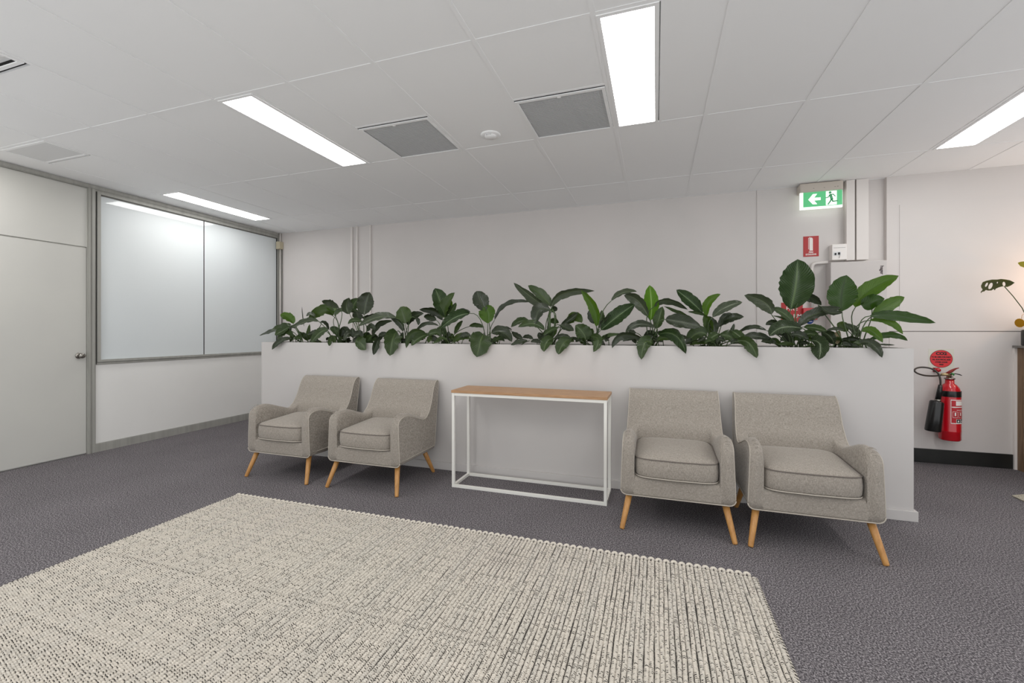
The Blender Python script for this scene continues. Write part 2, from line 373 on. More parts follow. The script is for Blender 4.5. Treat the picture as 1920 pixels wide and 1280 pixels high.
box('pane_joint', (XL-.013, 3.976, .935), (XL-.004, 3.986, 2.614), M['black'], win)

# back wall: slab, raised boards and cover strips
wb = struct(box('wall_back', (XL-.1, YB, 0), (2.10, YB+.12, CH+.03), M['wall']))
box('wall_board', (-3.72, YB-.004, .1), (.335, YB, 2.435), M['wall'], wb)
for x, wd in ((-4.09, .03), (-3.995, .022), (-3.775, .02)):
    box('cover_strip', (x, YB-.022, 0), (x+wd, YB, CH), M['duct'], wb)
box('cover_strip', (1.005, YB-.008, 0), (1.035, YB, CH), M['wall'], wb)
wr = struct(box('wall_right', (2.10, YR, 0), (X1, YB+.12, CH+.03), M['wall']))
box('wall_board', (2.20, YR-.004, 1.228), (X1, YR, 2.425), M['wall'], wr)
box('wall_board', (2.12, YR-.004, .13), (X1, YR, 1.221), M['wall'], wr)
box('joint_strip', (2.12, YR-.002, 1.221), (X1, YR, 1.228), mat('dark_joint', rgb(96, 90, 84), .6), wr)
bb = struct(box('baseboard_right', (1.62, YR-.012, 0), (3.02, YR, .128), M['blackbase'], None, .002))
struct(box('baseboard_back', (XL, YB-.012, 0), (1.62, YB, .1), M['blackbase']))
# corner conduit with junction box at the left end
jc = tag(empty('corner_conduit', (XL+.05, YB-.03, 0)), 'thin pale cable conduit with a cream junction box in the far left corner', 'conduit')
tube('pipe', [(0, 0, .9), (0, 0, 2.455)], .009, M['duct'], jc); tube('pipe', [(0, 0, 2.565), (0, 0, 2.7)], .009, M['duct'], jc)
tube('pipe', [(.022, .012, .9), (.022, .012, 2.455)], .006, M['alu_d'], jc)
box('junction_box', (-.035, -.045, 2.455), (.035, .028, 2.565), M['cream'], jc, .004)

# ---------------------------------------------------------------- planter
PX0, PX1, PF, PB, PH = -3.90, 1.582, 3.48, 3.86, 1.114
pt = tag(empty('planter_box', ((PX0+PX1)/2, 3.67, 0)), 'long waist-high white planter box behind the armchairs', 'planter')
def pbox(name, lo, hi, m, bev=0):
    o = box(name, lo, hi, m, pt, bev); o.location = -pt.location; return o
pbox('front_panel', (PX0, PF, .0), (PX1, PF+.018, PH), M['white'])
pbox('back_panel', (PX0, PB-.018, .0), (PX1, PB, PH), M['white'])
pbox('end_panel', (PX0, PF+.0182, .0), (PX0+.018, PB-.0182, PH), M['white'])
pbox('end_panel', (PX1-.018, PF+.0182, .0), (PX1, PB-.0182, PH), M['white'])
pbox('kick_board', (PX0-.015, PF-.016, 0), (PX1+.018, PF-.0004, .066), M['white'], .002)
pbox('kick_board', (PX1+.0004, PF-.0003, 0), (PX1+.018, PB, .066), M['white'], .002)
pbox('soil', (PX0+.018, PF+.018, 1.0), (PX1-.018, PB-.018, 1.06), M['soil'])

# ---------------------------------------------------------------- plants in the planter
LEAVES = [
 (1,550.3,606.8,540.9,595.6,526.3,588.6,15.8,'u','b',25),(1,543.3,610.9,518.7,617.9,485.9,629.0,7.0,'u','d',55),(1,543.3,612.0,529.2,619.1,515.2,627.9,12.9,'f','m',35),
 (1,550.3,635.5,526.9,639.0,509.9,655.4,9.4,'D','d',30),(1,550.3,633.1,536.3,622.6,519.8,636.1,10.5,'f','m',40),(1,597.2,602.7,573.8,602.1,545.6,615.6,8.8,'f','g',45),
 (1,600.7,603.3,610.1,606.2,616.5,617.9,5.9,'u','d',40),(1,570.2,612.0,567.9,595.6,565.9,574.3,1.6,'u','d',0),(1,577.3,639.0,570.2,630.8,561.5,621.4,7.0,'u','o',10),
 (1,577.3,639.0,577.9,626.1,580.8,607.4,7.0,'u','o',10),(1,545.6,609.7,530.4,610.9,508.1,619.1,8.2,'u','m',50),(1,545.6,620.2,536.3,616.7,521.0,635.5,9.4,'f','d',30),
 (1,555.0,614.4,552.7,612.0,545.0,613.2,7.0,'u','d',20),(2,624.2,592.1,606.6,581.6,577.3,599.2,19.9,'u','o',20),(2,635.9,576.9,620.6,566.3,603.1,564.0,11.7,'u','g',45),
 (2,626.5,586.3,621.8,576.9,613.6,567.5,16.4,'u','b',15),(2,628.3,593.9,640.6,581.6,674.6,583.9,8.2,'u','m',55),(2,616.0,617.3,598.4,623.8,583.1,643.1,14.7,'f','m',20),
 (2,635.9,629.6,631.2,620.2,618.3,614.4,13.5,'u','m',10),(2,625.3,629.6,620.6,636.7,617.1,648.4,10.5,'D','m',20),(2,597.2,619.1,589.0,622.6,576.1,627.3,7.0,'f','d',30),
 (2,590.2,595.6,583.1,588.6,573.8,592.1,7.0,'u','g',40),(2,638.2,630.8,640.6,621.4,640.6,613.2,9.4,'u','d',20),(3,682.9,590.4,685.2,568.7,693.4,547.6,29.3,'u','d',10),
 (3,655.8,588.6,649.9,574.5,654.6,557.9,19.9,'u','g',20),(3,662.8,586.3,662.8,572.2,672.2,559.3,17.6,'u','m',20),(3,668.7,600.3,669.9,592.1,667.5,582.7,17.6,'u','d',20),
 (3,677.6,595.6,698.7,592.1,718.6,584.5,8.8,'u','d',40),(3,698.7,632.0,709.2,608.5,736.2,601.5,10.0,'u','g',40),(3,679.9,630.8,677.6,642.5,686.7,655.4,19.3,'D','m',15),
 (3,688.7,639.6,692.8,633.1,698.1,628.5,10.5,'f','m',20),(3,680.4,605.0,665.2,600.3,652.3,607.4,8.2,'f','m',30),(3,659.3,630.8,648.8,619.1,642.9,612.0,11.7,'u','d',20),
 (3,662.8,633.1,653.5,624.9,644.1,639.0,10.5,'f','d',25),(3,679.2,635.5,673.4,626.1,662.8,630.8,12.9,'f','d',25),(3,688.1,621.4,695.2,612.0,702.2,619.1,10.5,'f','d',30),
 (3,667.0,630.8,662.3,623.8,660.0,614.4,10.5,'u','d',20),(3,694.0,639.0,701.0,633.1,709.2,629.6,5.9,'u','d',20),(4,759.6,606.2,757.3,590.9,750.8,575.1,29.3,'u','o',15),
 (4,765.5,609.7,772.5,594.5,794.8,587.4,15.2,'u','d',25),(4,744.4,621.4,737.4,635.5,730.9,666.9,31.6,'D','m',10),(4,718.6,634.3,708.1,642.5,700.4,665.4,14.7,'D','d',15),
 (4,755.5,621.4,750.2,606.2,732.7,596.8,11.1,'u','d',25),(4,743.2,596.8,710.4,593.3,671.1,612.0,13.5,'f','g',35),(4,725.6,623.8,717.4,627.3,709.2,629.6,10.0,'u','d',20),
 (4,798.3,624.4,772.5,624.9,761.7,652.5,12.9,'D','m',25),(4,802.4,627.3,785.4,633.1,771.3,647.8,12.9,'D','m',25),(4,778.4,595.6,784.2,600.3,784.2,609.7,7.0,'u','d',30),
 (4,757.3,639.0,753.8,632.0,754.9,622.6,7.0,'u','d',20),(4,760.8,639.0,777.2,630.8,798.3,635.5,8.2,'f','d',30),(5,835.8,593.9,827.6,568.7,815.9,540.0,30.5,'u','s',20),
 (5,834.6,595.6,833.5,574.5,852.8,548.2,17.6,'u','o',30),(5,835.8,595.6,840.5,576.9,844.0,559.3,14.1,'u','b',20),(5,837.0,593.3,847.5,580.4,855.1,566.9,9.4,'u','m',20),
 (5,829.9,600.3,814.7,583.9,786.0,580.4,12.9,'u','d',35),(5,818.2,600.3,807.7,594.5,794.8,594.5,12.9,'u','d',25),(5,822.9,610.9,797.1,607.4,778.4,624.4,7.0,'u','d',35),
 (5,852.2,626.1,859.2,612.0,868.0,600.9,8.2,'u','m',20),(5,835.8,627.3,828.8,620.2,819.4,614.4,12.9,'u','m',15),(5,847.5,640.2,842.8,633.1,840.5,620.2,9.4,'u','d',15),
 (5,849.9,641.3,863.9,630.8,881.5,635.5,12.9,'f','o',20),(5,826.4,630.8,815.9,622.6,800.6,629.6,11.7,'f','m',25),(5,831.1,639.0,821.7,639.0,811.2,644.3,5.3,'D','m',25),
 (5,880.0,611.9,892.5,608.8,908.1,613.1,8.1,'u','m',25),(5,826.4,637.8,812.4,635.5,800.6,632.0,9.4,'f','d',25),(6,910.0,582.5,901.2,563.8,893.8,545.4,28.8,'u','d',10),
 (6,914.4,606.2,913.8,587.5,910.0,573.8,30.0,'u','b',10),(6,927.5,600.0,950.0,571.2,994.4,566.2,8.1,'u','d',55),(6,881.2,587.5,853.8,593.8,826.2,615.0,18.8,'f','s',30),
 (6,881.9,586.2,867.5,581.2,852.5,587.5,5.6,'u','d',45),(6,906.2,626.2,902.5,638.8,893.8,669.4,41.2,'D','m',10),(6,921.2,624.4,941.2,621.2,960.0,640.6,18.8,'f','d',20),
 (6,930.0,620.0,945.0,615.0,960.0,618.8,5.6,'u','d',40),(6,925.0,641.9,937.5,633.1,950.0,636.2,6.2,'f','m',35),(6,991.2,638.8,976.2,640.0,957.5,646.9,8.1,'D','d',30),
 (6,960.0,621.2,970.0,630.0,980.0,635.0,10.0,'f','d',25),(6,980.0,632.5,990.0,631.2,1000.0,636.2,7.5,'f','d',25),(6,882.5,630.0,872.5,627.5,862.5,631.2,10.0,'f','d',20),
 (7,1032.5,580.0,1001.2,561.2,963.1,529.8,16.2,'u','g',30),(7,1033.1,575.0,1016.2,553.8,990.0,535.0,18.8,'u','m',25),(7,1035.0,576.2,1056.2,551.2,1115.0,545.0,14.4,'u','g',30),
 (7,1031.2,581.2,1010.0,581.2,1004.4,607.5,23.8,'f','d',20),(7,1033.8,585.0,1038.8,580.0,1044.0,582.5,12.5,'u','d',20),(7,1021.2,618.8,1000.0,606.2,971.2,613.1,13.1,'f','m',25),
 (7,993.8,606.2,976.2,601.2,958.1,613.1,11.9,'u','m',30),(7,1031.2,605.0,1038.8,601.2,1048.1,605.0,10.6,'u','m',15),(7,1051.2,608.8,1070.0,597.5,1083.8,585.0,10.0,'u','d',20),
 (7,1062.5,607.5,1077.5,595.0,1091.2,605.0,18.8,'u','o',15),(7,1050.0,608.8,1062.5,613.8,1076.2,620.0,13.1,'f','d',25),(7,1038.8,635.0,1025.0,641.2,1019.8,659.4,18.8,'D','m',15),
 (7,1071.2,635.0,1055.0,645.0,1047.2,664.4,20.6,'D','m',20),(7,1047.5,613.8,1032.5,618.8,1018.8,628.8,8.8,'f','m',30),(7,1031.2,633.8,1037.5,625.0,1043.8,616.2,10.0,'u','o',20),
 (7,1038.8,633.8,1055.0,630.0,1070.0,633.8,8.8,'f','d',30),(7,1067.5,632.5,1082.5,636.2,1097.5,643.1,5.6,'f','d',30),(7,1020.0,636.2,1013.8,630.0,1008.8,623.8,11.2,'u','d',20),
 (7,1015.0,642.5,1005.0,638.8,995.0,641.2,7.5,'f','d',20),(8,1118.1,612.5,1113.8,578.8,1089.4,544.1,16.2,'u','b',20),(8,1115.6,606.2,1108.8,593.8,1106.5,578.8,12.5,'u','d',25),
 (8,1146.2,563.8,1166.2,548.8,1194.4,546.6,10.0,'u','g',35),(8,1126.2,618.8,1157.5,592.5,1190.0,570.0,26.2,'u','s',15),(8,1107.5,630.0,1121.2,637.5,1112.5,659.8,16.2,'D','m',15),
 (8,1125.0,643.8,1137.5,630.0,1168.8,627.5,6.9,'f','m',35),(8,1122.5,612.5,1127.5,597.5,1128.1,581.2,10.6,'u','m',20),(8,1097.5,636.2,1093.8,623.8,1078.8,609.4,28.8,'f','m',10),
 (8,1097.5,636.2,1105.0,626.2,1111.9,616.2,16.2,'u','m',15),(8,1125.0,615.0,1130.0,605.0,1146.2,590.0,7.5,'u','d',40),(9,1220.0,600.0,1221.2,570.0,1217.9,534.4,26.9,'u','B',5),
 (9,1215.0,593.8,1195.0,563.8,1170.0,553.8,20.6,'u','g',20),(9,1226.2,575.0,1251.2,564.4,1290.0,580.6,11.2,'u','g',35),(9,1231.9,615.6,1235.0,597.5,1242.5,574.4,18.8,'u','m',20),
 (9,1228.8,614.4,1197.5,607.5,1172.5,624.4,13.1,'f','d',25),(9,1206.2,636.2,1167.5,628.8,1147.5,652.5,13.1,'D','d',30),(9,1220.0,643.1,1218.8,631.2,1213.8,618.8,25.0,'u','d',10),
 (9,1223.8,644.4,1208.8,642.5,1202.5,674.0,22.5,'D','m',15),(9,1233.8,627.5,1265.0,628.8,1286.2,663.1,20.0,'D','s',25),(9,1248.8,626.2,1262.5,620.0,1276.2,628.8,8.1,'f','d',30),
 (9,1247.5,598.8,1275.0,602.5,1315.0,613.1,23.8,'f','d',20),(9,1203.8,640.0,1185.0,633.8,1167.5,640.0,9.4,'f','d',25),(9,1192.5,623.8,1185.0,622.5,1181.2,617.5,10.0,'u','d',20),
 (9,1231.2,622.5,1238.8,623.8,1245.0,623.8,7.5,'u','d',20),(9,1267.5,628.8,1280.0,631.2,1288.8,636.2,7.5,'f','d',20),(9,1227.5,632.5,1231.2,636.2,1233.8,642.5,10.0,'f','d',20),
 (10,1317.5,586.2,1295.0,563.8,1268.1,543.1,22.5,'u','s',20),(10,1326.2,591.9,1327.5,568.8,1351.2,551.0,14.4,'u','b',20),(10,1336.2,594.4,1358.8,576.2,1392.2,566.2,16.9,'u','g',20),
 (10,1347.5,613.1,1365.0,597.5,1395.2,593.8,16.2,'u','d',25),(10,1352.5,610.0,1357.5,595.0,1372.5,587.5,11.2,'u','d',25),(10,1331.2,626.2,1328.8,607.5,1320.0,590.0,16.2,'u','o',20),
 (10,1340.0,626.2,1337.5,610.0,1327.5,592.5,15.0,'u','d',20),(10,1326.2,591.9,1308.8,586.2,1289.8,584.0,5.6,'u','m',30),(10,1307.5,608.1,1283.8,590.0,1244.4,573.8,7.5,'u','m',45),
 (10,1326.2,627.5,1307.5,623.8,1288.8,641.9,23.8,'f','m',20),(10,1347.5,626.2,1337.5,630.0,1327.5,640.6,15.0,'f','m',15),(10,1348.8,627.5,1368.8,630.0,1396.2,640.0,16.2,'f','m',25),
 (10,1372.5,620.0,1383.8,627.5,1397.5,638.8,15.0,'f','m',20),(10,1381.2,640.0,1403.8,643.8,1419.0,671.2,20.6,'D','m',20),(10,1327.5,645.0,1310.0,641.9,1292.5,646.9,7.5,'f','o',25),
 (10,1365.0,625.0,1372.5,617.5,1376.2,606.2,6.2,'u','d',25),(10,1360.0,640.0,1350.0,636.2,1345.0,643.8,10.0,'f','d',20),(10,1370.0,645.0,1378.8,640.0,1391.2,645.0,8.8,'f','d',20),
 (10,1322.5,632.5,1315.0,636.2,1307.5,640.0,7.5,'f','d',20),(11,1482.3,580.0,1492.5,534.7,1495.6,485.9,53.9,'u','s',5),(11,1446.4,589.4,1433.1,567.5,1395.3,553.4,23.4,'u','g',20),
 (11,1503.4,564.4,1520.6,558.1,1540.2,572.2,14.8,'u','d',20),(11,1497.2,612.8,1525.3,589.4,1576.9,576.9,18.8,'u','d',25),(11,1490.9,608.1,1470.6,587.8,1447.5,577.2,13.3,'u','m',25),
 (11,1487.8,607.3,1470.6,597.2,1448.8,591.7,3.9,'u','m',30),(11,1505.0,615.9,1467.5,612.8,1442.5,630.0,25.0,'f','S',20),(11,1437.8,619.8,1409.7,612.8,1383.1,624.5,7.8,'u','d',35),
 (11,1453.4,642.5,1415.9,630.0,1384.7,642.5,13.3,'f','d',30),(11,1506.6,612.8,1528.4,614.4,1550.3,620.6,11.7,'f','m',25),(11,1550.3,619.1,1567.5,615.9,1583.1,619.1,6.2,'f','d',25),
 (11,1520.6,637.8,1536.2,647.2,1534.7,674.5,29.7,'D','S',15),(11,1498.8,637.8,1515.9,625.3,1536.2,631.6,13.3,'f','m',25),(11,1462.8,611.2,1448.8,604.2,1435.5,608.9,10.9,'u','d',15),
 (11,1490.9,646.4,1473.8,644.8,1458.1,646.4,7.8,'f','o',25),(11,1455.0,644.1,1442.5,639.4,1426.9,640.9,10.9,'f','d',20),(11,1564.4,645.6,1555.0,630.0,1539.4,620.6,20.3,'u','S',15),
 (11,1467.5,630.0,1461.2,620.6,1455.0,617.5,14.1,'u','d',15),(11,1489.4,642.5,1480.0,633.1,1473.8,620.6,17.2,'u','d',15),(11,1517.5,645.6,1508.1,642.5,1500.3,647.2,7.8,'f','d',20),
 (12,1578.6,583.5,1578.6,552.4,1587.5,515.5,44.5,'u','k',5),(12,1603.8,576.1,1629.1,544.9,1685.2,516.7,28.2,'u','b',15),(12,1635.0,580.6,1633.5,567.2,1658.8,559.8,25.2,'u','k',20),
 (12,1635.0,592.4,1663.2,573.1,1696.2,556.8,22.3,'u','b',15),(12,1630.6,592.4,1682.5,592.4,1754.6,605.1,18.6,'u','k',20),(12,1630.6,600.6,1666.2,602.8,1692.9,626.6,11.9,'u','b',20),
 (12,1615.7,621.4,1635.0,620.7,1655.1,642.2,14.1,'u','b',20),(12,1627.6,638.5,1667.7,628.1,1702.1,638.5,11.1,'u','k',25),(12,1606.8,643.7,1635.0,644.4,1654.0,670.4,14.8,'D','d',20),
 (12,1643.9,645.2,1658.8,645.9,1678.1,646.6,3.3,'f','d',20),(12,1608.3,632.5,1602.4,619.2,1581.6,606.6,12.6,'u','g',25),(12,1590.5,620.7,1578.6,611.8,1569.7,605.8,16.3,'u','o',25),
 (12,1569.7,645.2,1568.2,632.5,1574.1,619.2,12.6,'u','y',20),(12,1577.1,647.4,1592.0,645.9,1614.2,650.4,5.2,'f','d',20),(12,1540.0,574.6,1557.8,585.0,1580.1,585.0,10.4,'f','d',40),
]

def leaf_mesh(B, Mp, T, wid, tilt, tone, fold, seed, drape):
    rnd = random.Random(seed)
    C = Mp*2-(B+T)/2
    n, k = 16, 8
    camp = Vector((0, 0, CAMZ))
    bm = bmesh.new(); uvl = bm.loops.layers.uv.new('UVMap')
    rows = []; ph = rnd.uniform(0, 6); fr = rnd.uniform(5, 8)
    rip = .075*wid; up = None
    for i in range(n+1):
        t = i/n
        p = B*(1-t)**2+C*2*t*(1-t)+T*t*t
        d = ((C-B)*(1-t)+(T-C)*t).normalized()
        v = camp-p; nn = (v-d*v.dot(d))
        nn = nn.normalized() if nn.length > 1e-4 else Vector((0, -1, 0))
        if up is not None and nn.dot(up) < 0: nn = -nn
        up = nn
        nr = Matrix.Rotation(tilt, 3, d) @ nn
        s = d.cross(nr).normalized()
        tt = max(t, 1e-4)
        prof = (tt**.62)*((1-t)**.62)/(.62**0*(.5**1.24)) if t < 1 else 0
        prof *= (1+.12*sin(pi*t))/1.12
        if t > .9: prof *= (1-((t-.9)/.1)**2*.35)
        hw = wid/2*max(prof, .004)
        row = []
        for j in range(-k//2, k//2+1):
            u = j/(k/2)
            z = fold*abs(u)*hw*(1.0) - .18*hw*(1-u*u)
            z += rip*prof*abs(u)**3*sin(fr*t*pi+ph+(u > 0)*1.7)
            edge = 1+.05*sin(fr*2.3*t*pi+ph*2+(u > 0)*2)*abs(u)
            q = p+s*(u*hw*edge)+nr*z
            if drape:                       # hangs over the rim, in front of the panel
                k1 = min(1, max(0, (1.165-q.z)/.05)); lim = 3.461-.012*abs(u)*k1
                if q.y > lim: q.y = q.y+(lim-q.y)*k1
            elif q.z < 1.125:
                q.y = min(max(q.y, 3.505), 3.83)
            row.append((bm.verts.new(q), u, t))
        rows.append(row)
    for a, b in zip(rows, rows[1:]):
        for j in range(k):
            q = (a[j], a[j+1], b[j+1], b[j]); f = bm.faces.new([x[0] for x in q]); f.smooth = True
            for lp, x in zip(f.loops, q): lp[uvl].uv = (x[1]*.5+.5, x[2])
    me = bpy.data.meshes.new('leaf'); bm.to_mesh(me); bm.free(); me.materials.append(LM[tone])
    return me
PLANTS = {
 1: (572, 'low leafy plant at the far left end, leaves hanging past the planter corner'),
 2: (634, 'second plant from the left with broad olive backlit leaf and arching stalks'),
 3: (684, 'bushy plant topped by one round upright dark leaf, left of the big drooping leaf'),
 4: (760, 'plant with a folded heart-shaped top and large pointed leaf hanging over the edge'),
 5: (838, 'plant with two tall cupped striped leaves and an outstretched left leaf'),
 6: (914, 'plant with a lime folded leaf and a very wide leaf drooping over the planter front'),
 7: (1029, 'tall plant on a thick stalk spreading two long leaves left and right'),
 8: (1118, 'plant with slim pointed lime leaf and one broad ribbed leaf leaning right'),
 9: (1220, 'plant with a single bright green upright leaf in its middle'),
 10: (1330, 'dense plant with a curled yellow-green central leaf, right of the bright upright one'),
 11: (1490, 'plant with the giant upright oval leaf in front of the fire alarm sign'),
 12: (1598, 'rightmost plant with long fresh green leaves reaching past the planter end'),
}
roots = {}
for k, (px, lab) in PLANTS.items():
    p = at(px, 640, 3.67); roots[k] = tag(empty('peace_lily', (p.x, 3.67, 1.06)), lab, 'plant', 'leafy plants in the white planter')
rnd = random.Random(3)
for idx, (pk, bx, by, mx, my, tx, ty, wpx, kind, tone, tilt) in enumerate(LEAVES):
    root = roots[pk]; r0 = root.location
    if kind == 'u':
        yb = 3.66+rnd.uniform(-.04, .06); yt = yb+rnd.uniform(-.05, .06); ym = (yb+yt)/2
        if tilt > 30: yt = yb+rnd.choice((-.1, .08))
    elif kind == 'f':
        yb = 3.60+rnd.uniform(-.03, .04); yt = yb-rnd.uniform(.02, .09); ym = (yb+yt)/2
    else:
        yb = 3.545; ym = 3.475-.012; yt = 3.445-rnd.uniform(0, .02)
        if my > 648: ym = 3.45
    if kind != 'D' and max(by, my, ty) > 644:
        yb = min(yb, 3.56)
    B, Mp, T = at(bx, by, yb), at(mx, my, ym), at(tx, ty, yt)
    dist = -B.x*sin(YAW)+B.y*cos(YAW)
    wid = wpx*dist/FPX/max(cos(radians(tilt)), .5)*1.05
    sg = rnd.choice((-1, 1)) if kind != 'f' else (1 if T.x < B.x else -1)
    me = leaf_mesh(B, Mp, T, wid, radians(tilt)*sg, tone, rnd.uniform(.1, .35), idx, kind == 'D')
    me.transform(Matrix.Translation(-r0))
    o = link('leaf', me, None, root)
    # stalk
    S = Vector((r0.x+rnd.uniform(-.04, .04)+(B.x-r0.x)*.15, 3.66+rnd.uniform(-.04, .04), 1.055))
    if abs(B.x-r0.x) > .3: S.x = B.x-.12*(1 if B.x > r0.x else -1)
    tan = (Mp-B).normalized()
    L = (B-S).length
    if wpx < 6: continue
    pts = []
    c1 = S+Vector((0, 0, L*.45)); c2 = B-tan*L*.3
    if c2.z < 1.06: c2.z = 1.08
    for q in range(9):
        t = q/8; pts.append(S*(1-t)**3+c1*3*t*(1-t)**2+c2*3*t*t*(1-t)+B*t**3)
    # run on under the blade as the midrib
    bm = bmesh.new(); tube_bm(bm, [p-r0 for p in pts], [.0052-.0022*i/8 for i in range(9)], 6)
    bm_obj('stalk', bm, M['stem'], root, smooth=True)
# small low leaves and bare stalks that fill the foot of every plant
for pk, root in roots.items():
    r0 = root.location
    for q in range(9):
        a = rnd.uniform(0, 2*pi); L = rnd.uniform(.07, .15)
        S = Vector((r0.x+rnd.uniform(-.12, .12), 3.67+rnd.uniform(-.09, .1), 1.055)); up_ = rnd.uniform(.05, .12)
        B = S+Vector((.03*cos(a), .03*sin(a), up_)); T = B+Vector((L*cos(a), .5*L*sin(a), rnd.uniform(-.04, .05))); Mp = (B+T)/2+Vector((0, 0, .02))
        me = leaf_mesh(B, Mp, T, rnd.uniform(.035, .06), radians(rnd.uniform(-50, 50)), rnd.choice('ddmdo'), .25, 900+q+pk*10, False)
        me.transform(Matrix.Translation(-r0)); link('leaf', me, None, root)
        bm = bmesh.new(); tube_bm(bm, [S-r0, (S*.5+B*.5)-r0+Vector((0, 0, .01)), B-r0], [.004, .0035, .003], 6); bm_obj('stalk', bm, M['stem'], root, smooth=True)
# the thick trunk-like stalk of the tall plant in the middle
tr = roots[7]; a = at(1029, 638, 3.62)-tr.location; b = at(1031, 579, 3.62)-tr.location
tube('main_stalk', [a-Vector((0, 0, .04)), (a+b)/2+Vector((.002, 0, 0)), b], [.013, .011, .008], M['stem'], tr, 10)

# ---------------------------------------------------------------- rug
RX0, RX1, RY0, RY1 = -2.965, .470, .0, 2.428
rug = tag(empty('woven_rug', ((RX0+RX1)/2, (RY0+RY1)/2, 0)), 'large cream chunky ribbed wool rug with dark flecks on the carpet', 'rug')
NR = 181; PITCH = (RX1-RX0)/NR; LN = RY1-RY0-.012
cream = mat('cream_wool', rgb(212, 204, 192), .9, col2=rgb(190, 183, 172), nscale=70, bump=.4, bscale=500)
cream2 = mat('cool_cream_wool', rgb(208, 201, 190), .9, col2=rgb(184, 178, 168), nscale=90, bump=.4, bscale=500)
yarn = mat('dark_weft_yarn', rgb(52, 49, 46), .95, col2=rgb(92, 87, 80), nscale=160)
weftm = mat('dark_backing', rgb(60, 57, 54), .95)
b_ = box('backing', (RX0+.002, RY0+.002, .001), (RX1-.002, RY1-.006, .005), weftm, rug); b_.location = -rug.location
def rib_mesh(seed, offs):
    rn = random.Random(seed); bm = bmesh.new()
    nb = int(LN/.0088); step = LN/nb; rows = []; flags = []
    hw = PITCH*.5; ph = rn.uniform(0, 6); ph2 = rn.uniform(0, 6)
    angs = [-.05*pi, .2*pi, .5*pi, .8*pi, 1.05*pi]
    for b in range(nb+1):
        amp = rn.uniform(.9, 1.06); h = rn.uniform(.85, 1.1)
        for f, s, hh in ((0., .74, .36), (.18, 1.0, .9), (.5, 1.07, 1.0), (.8, 1.0, .88)):
            if b == nb and f > 0: break
            y = (b+f)*step+offs*step*.5
            if y > LN: y = LN
            cx = .0013*sin(y*9+ph)+.0008*sin(y*31+ph2)
            tight = 1-.10*max(0, sin(y*3.1+ph2*2))
            rows.append([bm.verts.new((cx-cos(a)*hw*s*amp*.98*tight, y, .004+max(0, sin(a)+.05)*.0095*hh*h)) for a in angs]); flags.append(f)
    for i, (A, B) in enumerate(zip(rows, rows[1:])):
        for k in range(4):
            f = bm.faces.new((A[k], A[k+1], B[k+1], B[k])); f.smooth = True
            f.material_index = 1 if ((flags[i] > .7 and rn.random() < .9) or (flags[i] == 0 and rn.random() < .3)) else 0
    me = bpy.data.meshes.new('rug_strand'); bm.to_mesh(me); bm.free()
    return me
ribs = []
for s in range(8):
    me = rib_mesh(s, s % 2); me.materials.append(cream if s % 3 else cream2); me.materials.append(yarn); ribs.append(me)
for i in range(NR):
    me = ribs[(i % 2)+2*random.randrange(4)]
    o = bpy.data.objects.new('rug_strand', me); COL.objects.link(o); o.parent = rug
    o.location = (RX0+(i+.5)*PITCH-rug.location.x+random.uniform(-.0006, .0006), RY0+.004-rug.location.y, random.uniform(-.0006, .0006))
# turned loops along the far edge, one for every two strands
bm = bmesh.new(); tube_bm(bm, [(PITCH*.62*cos(a), .017*sin(a), .0095+.004*sin(a)) for a in [pi*q/8 for q in range(9)]], .0078, 7)
lm = bpy.data.meshes.new('end_loop'); bmesh.ops.recalc_face_normals(bm, faces=bm.faces); bm.to_mesh(lm); bm.free(); lm.materials.append(cream)
for p in lm.polygons: p.use_smooth = True
for i in range(NR//2):
    o = bpy.data.objects.new('end_loop', lm); COL.objects.link(o); o.parent = rug
    o.location = (RX0+(2*i+1)*PITCH-rug.location.x, RY1-.006-rug.location.y+random.uniform(-.002, .002), 0)
for sx in (RX0-.003, RX1+.001):
    for q in range(2):
        bm = bmesh.new(); pts = [(.004*cos(y*330+q*pi), y, .006+.003*sin(y*330+q*pi)) for y in [LN*k/400 for k in range(401)]]
        tube_bm(bm, pts, .0033, 5); o = bm_obj('selvedge_cord', bm, cream if q else yarn, rug, True)
        o.location = (sx-rug.location.x, RY0-rug.location.y, 0)
# corner of a second pale rug at the right edge
r2 = tag(empty('flat_rug', (3.05, 3.9, 0)), 'corner of a pale woven mat on the carpet at the right edge', 'rug')
c0 = Vector((at(1898, 930, 1).x, 0, 0))
def fl(px, py):
    X = (px-960)/FPX; Z = (HOR-py)/FPX; t = -CAMZ/Z
    return Vector(((X*cos(YAW)-sin(YAW))*t, (X*sin(YAW)+cos(YAW))*t, 0))
A = fl(1897, 930); 
bm = bmesh.new(); d1 = (fl(1920, 928)-A).normalized(); d2 = (fl(1920, 941)-A).normalized()
vs = [A, A+d1*.5, A+d1*.5+d2*.5, A+d2*.5]
f = bm.faces.new([bm.verts.new(v-r2.location+Vector((0, 0, .002))) for v in vs]); e = bmesh.ops.extrude_face_region(bm, geom=[f])
for v in e['geom']:
    if isinstance(v, bmesh.types.BMVert): v.co.z += .006
bm_obj('mat_weave', bm, mat('pale_mat', rgb(196, 190, 172), .9, col2=rgb(120, 112, 100), nscale=120), r2)

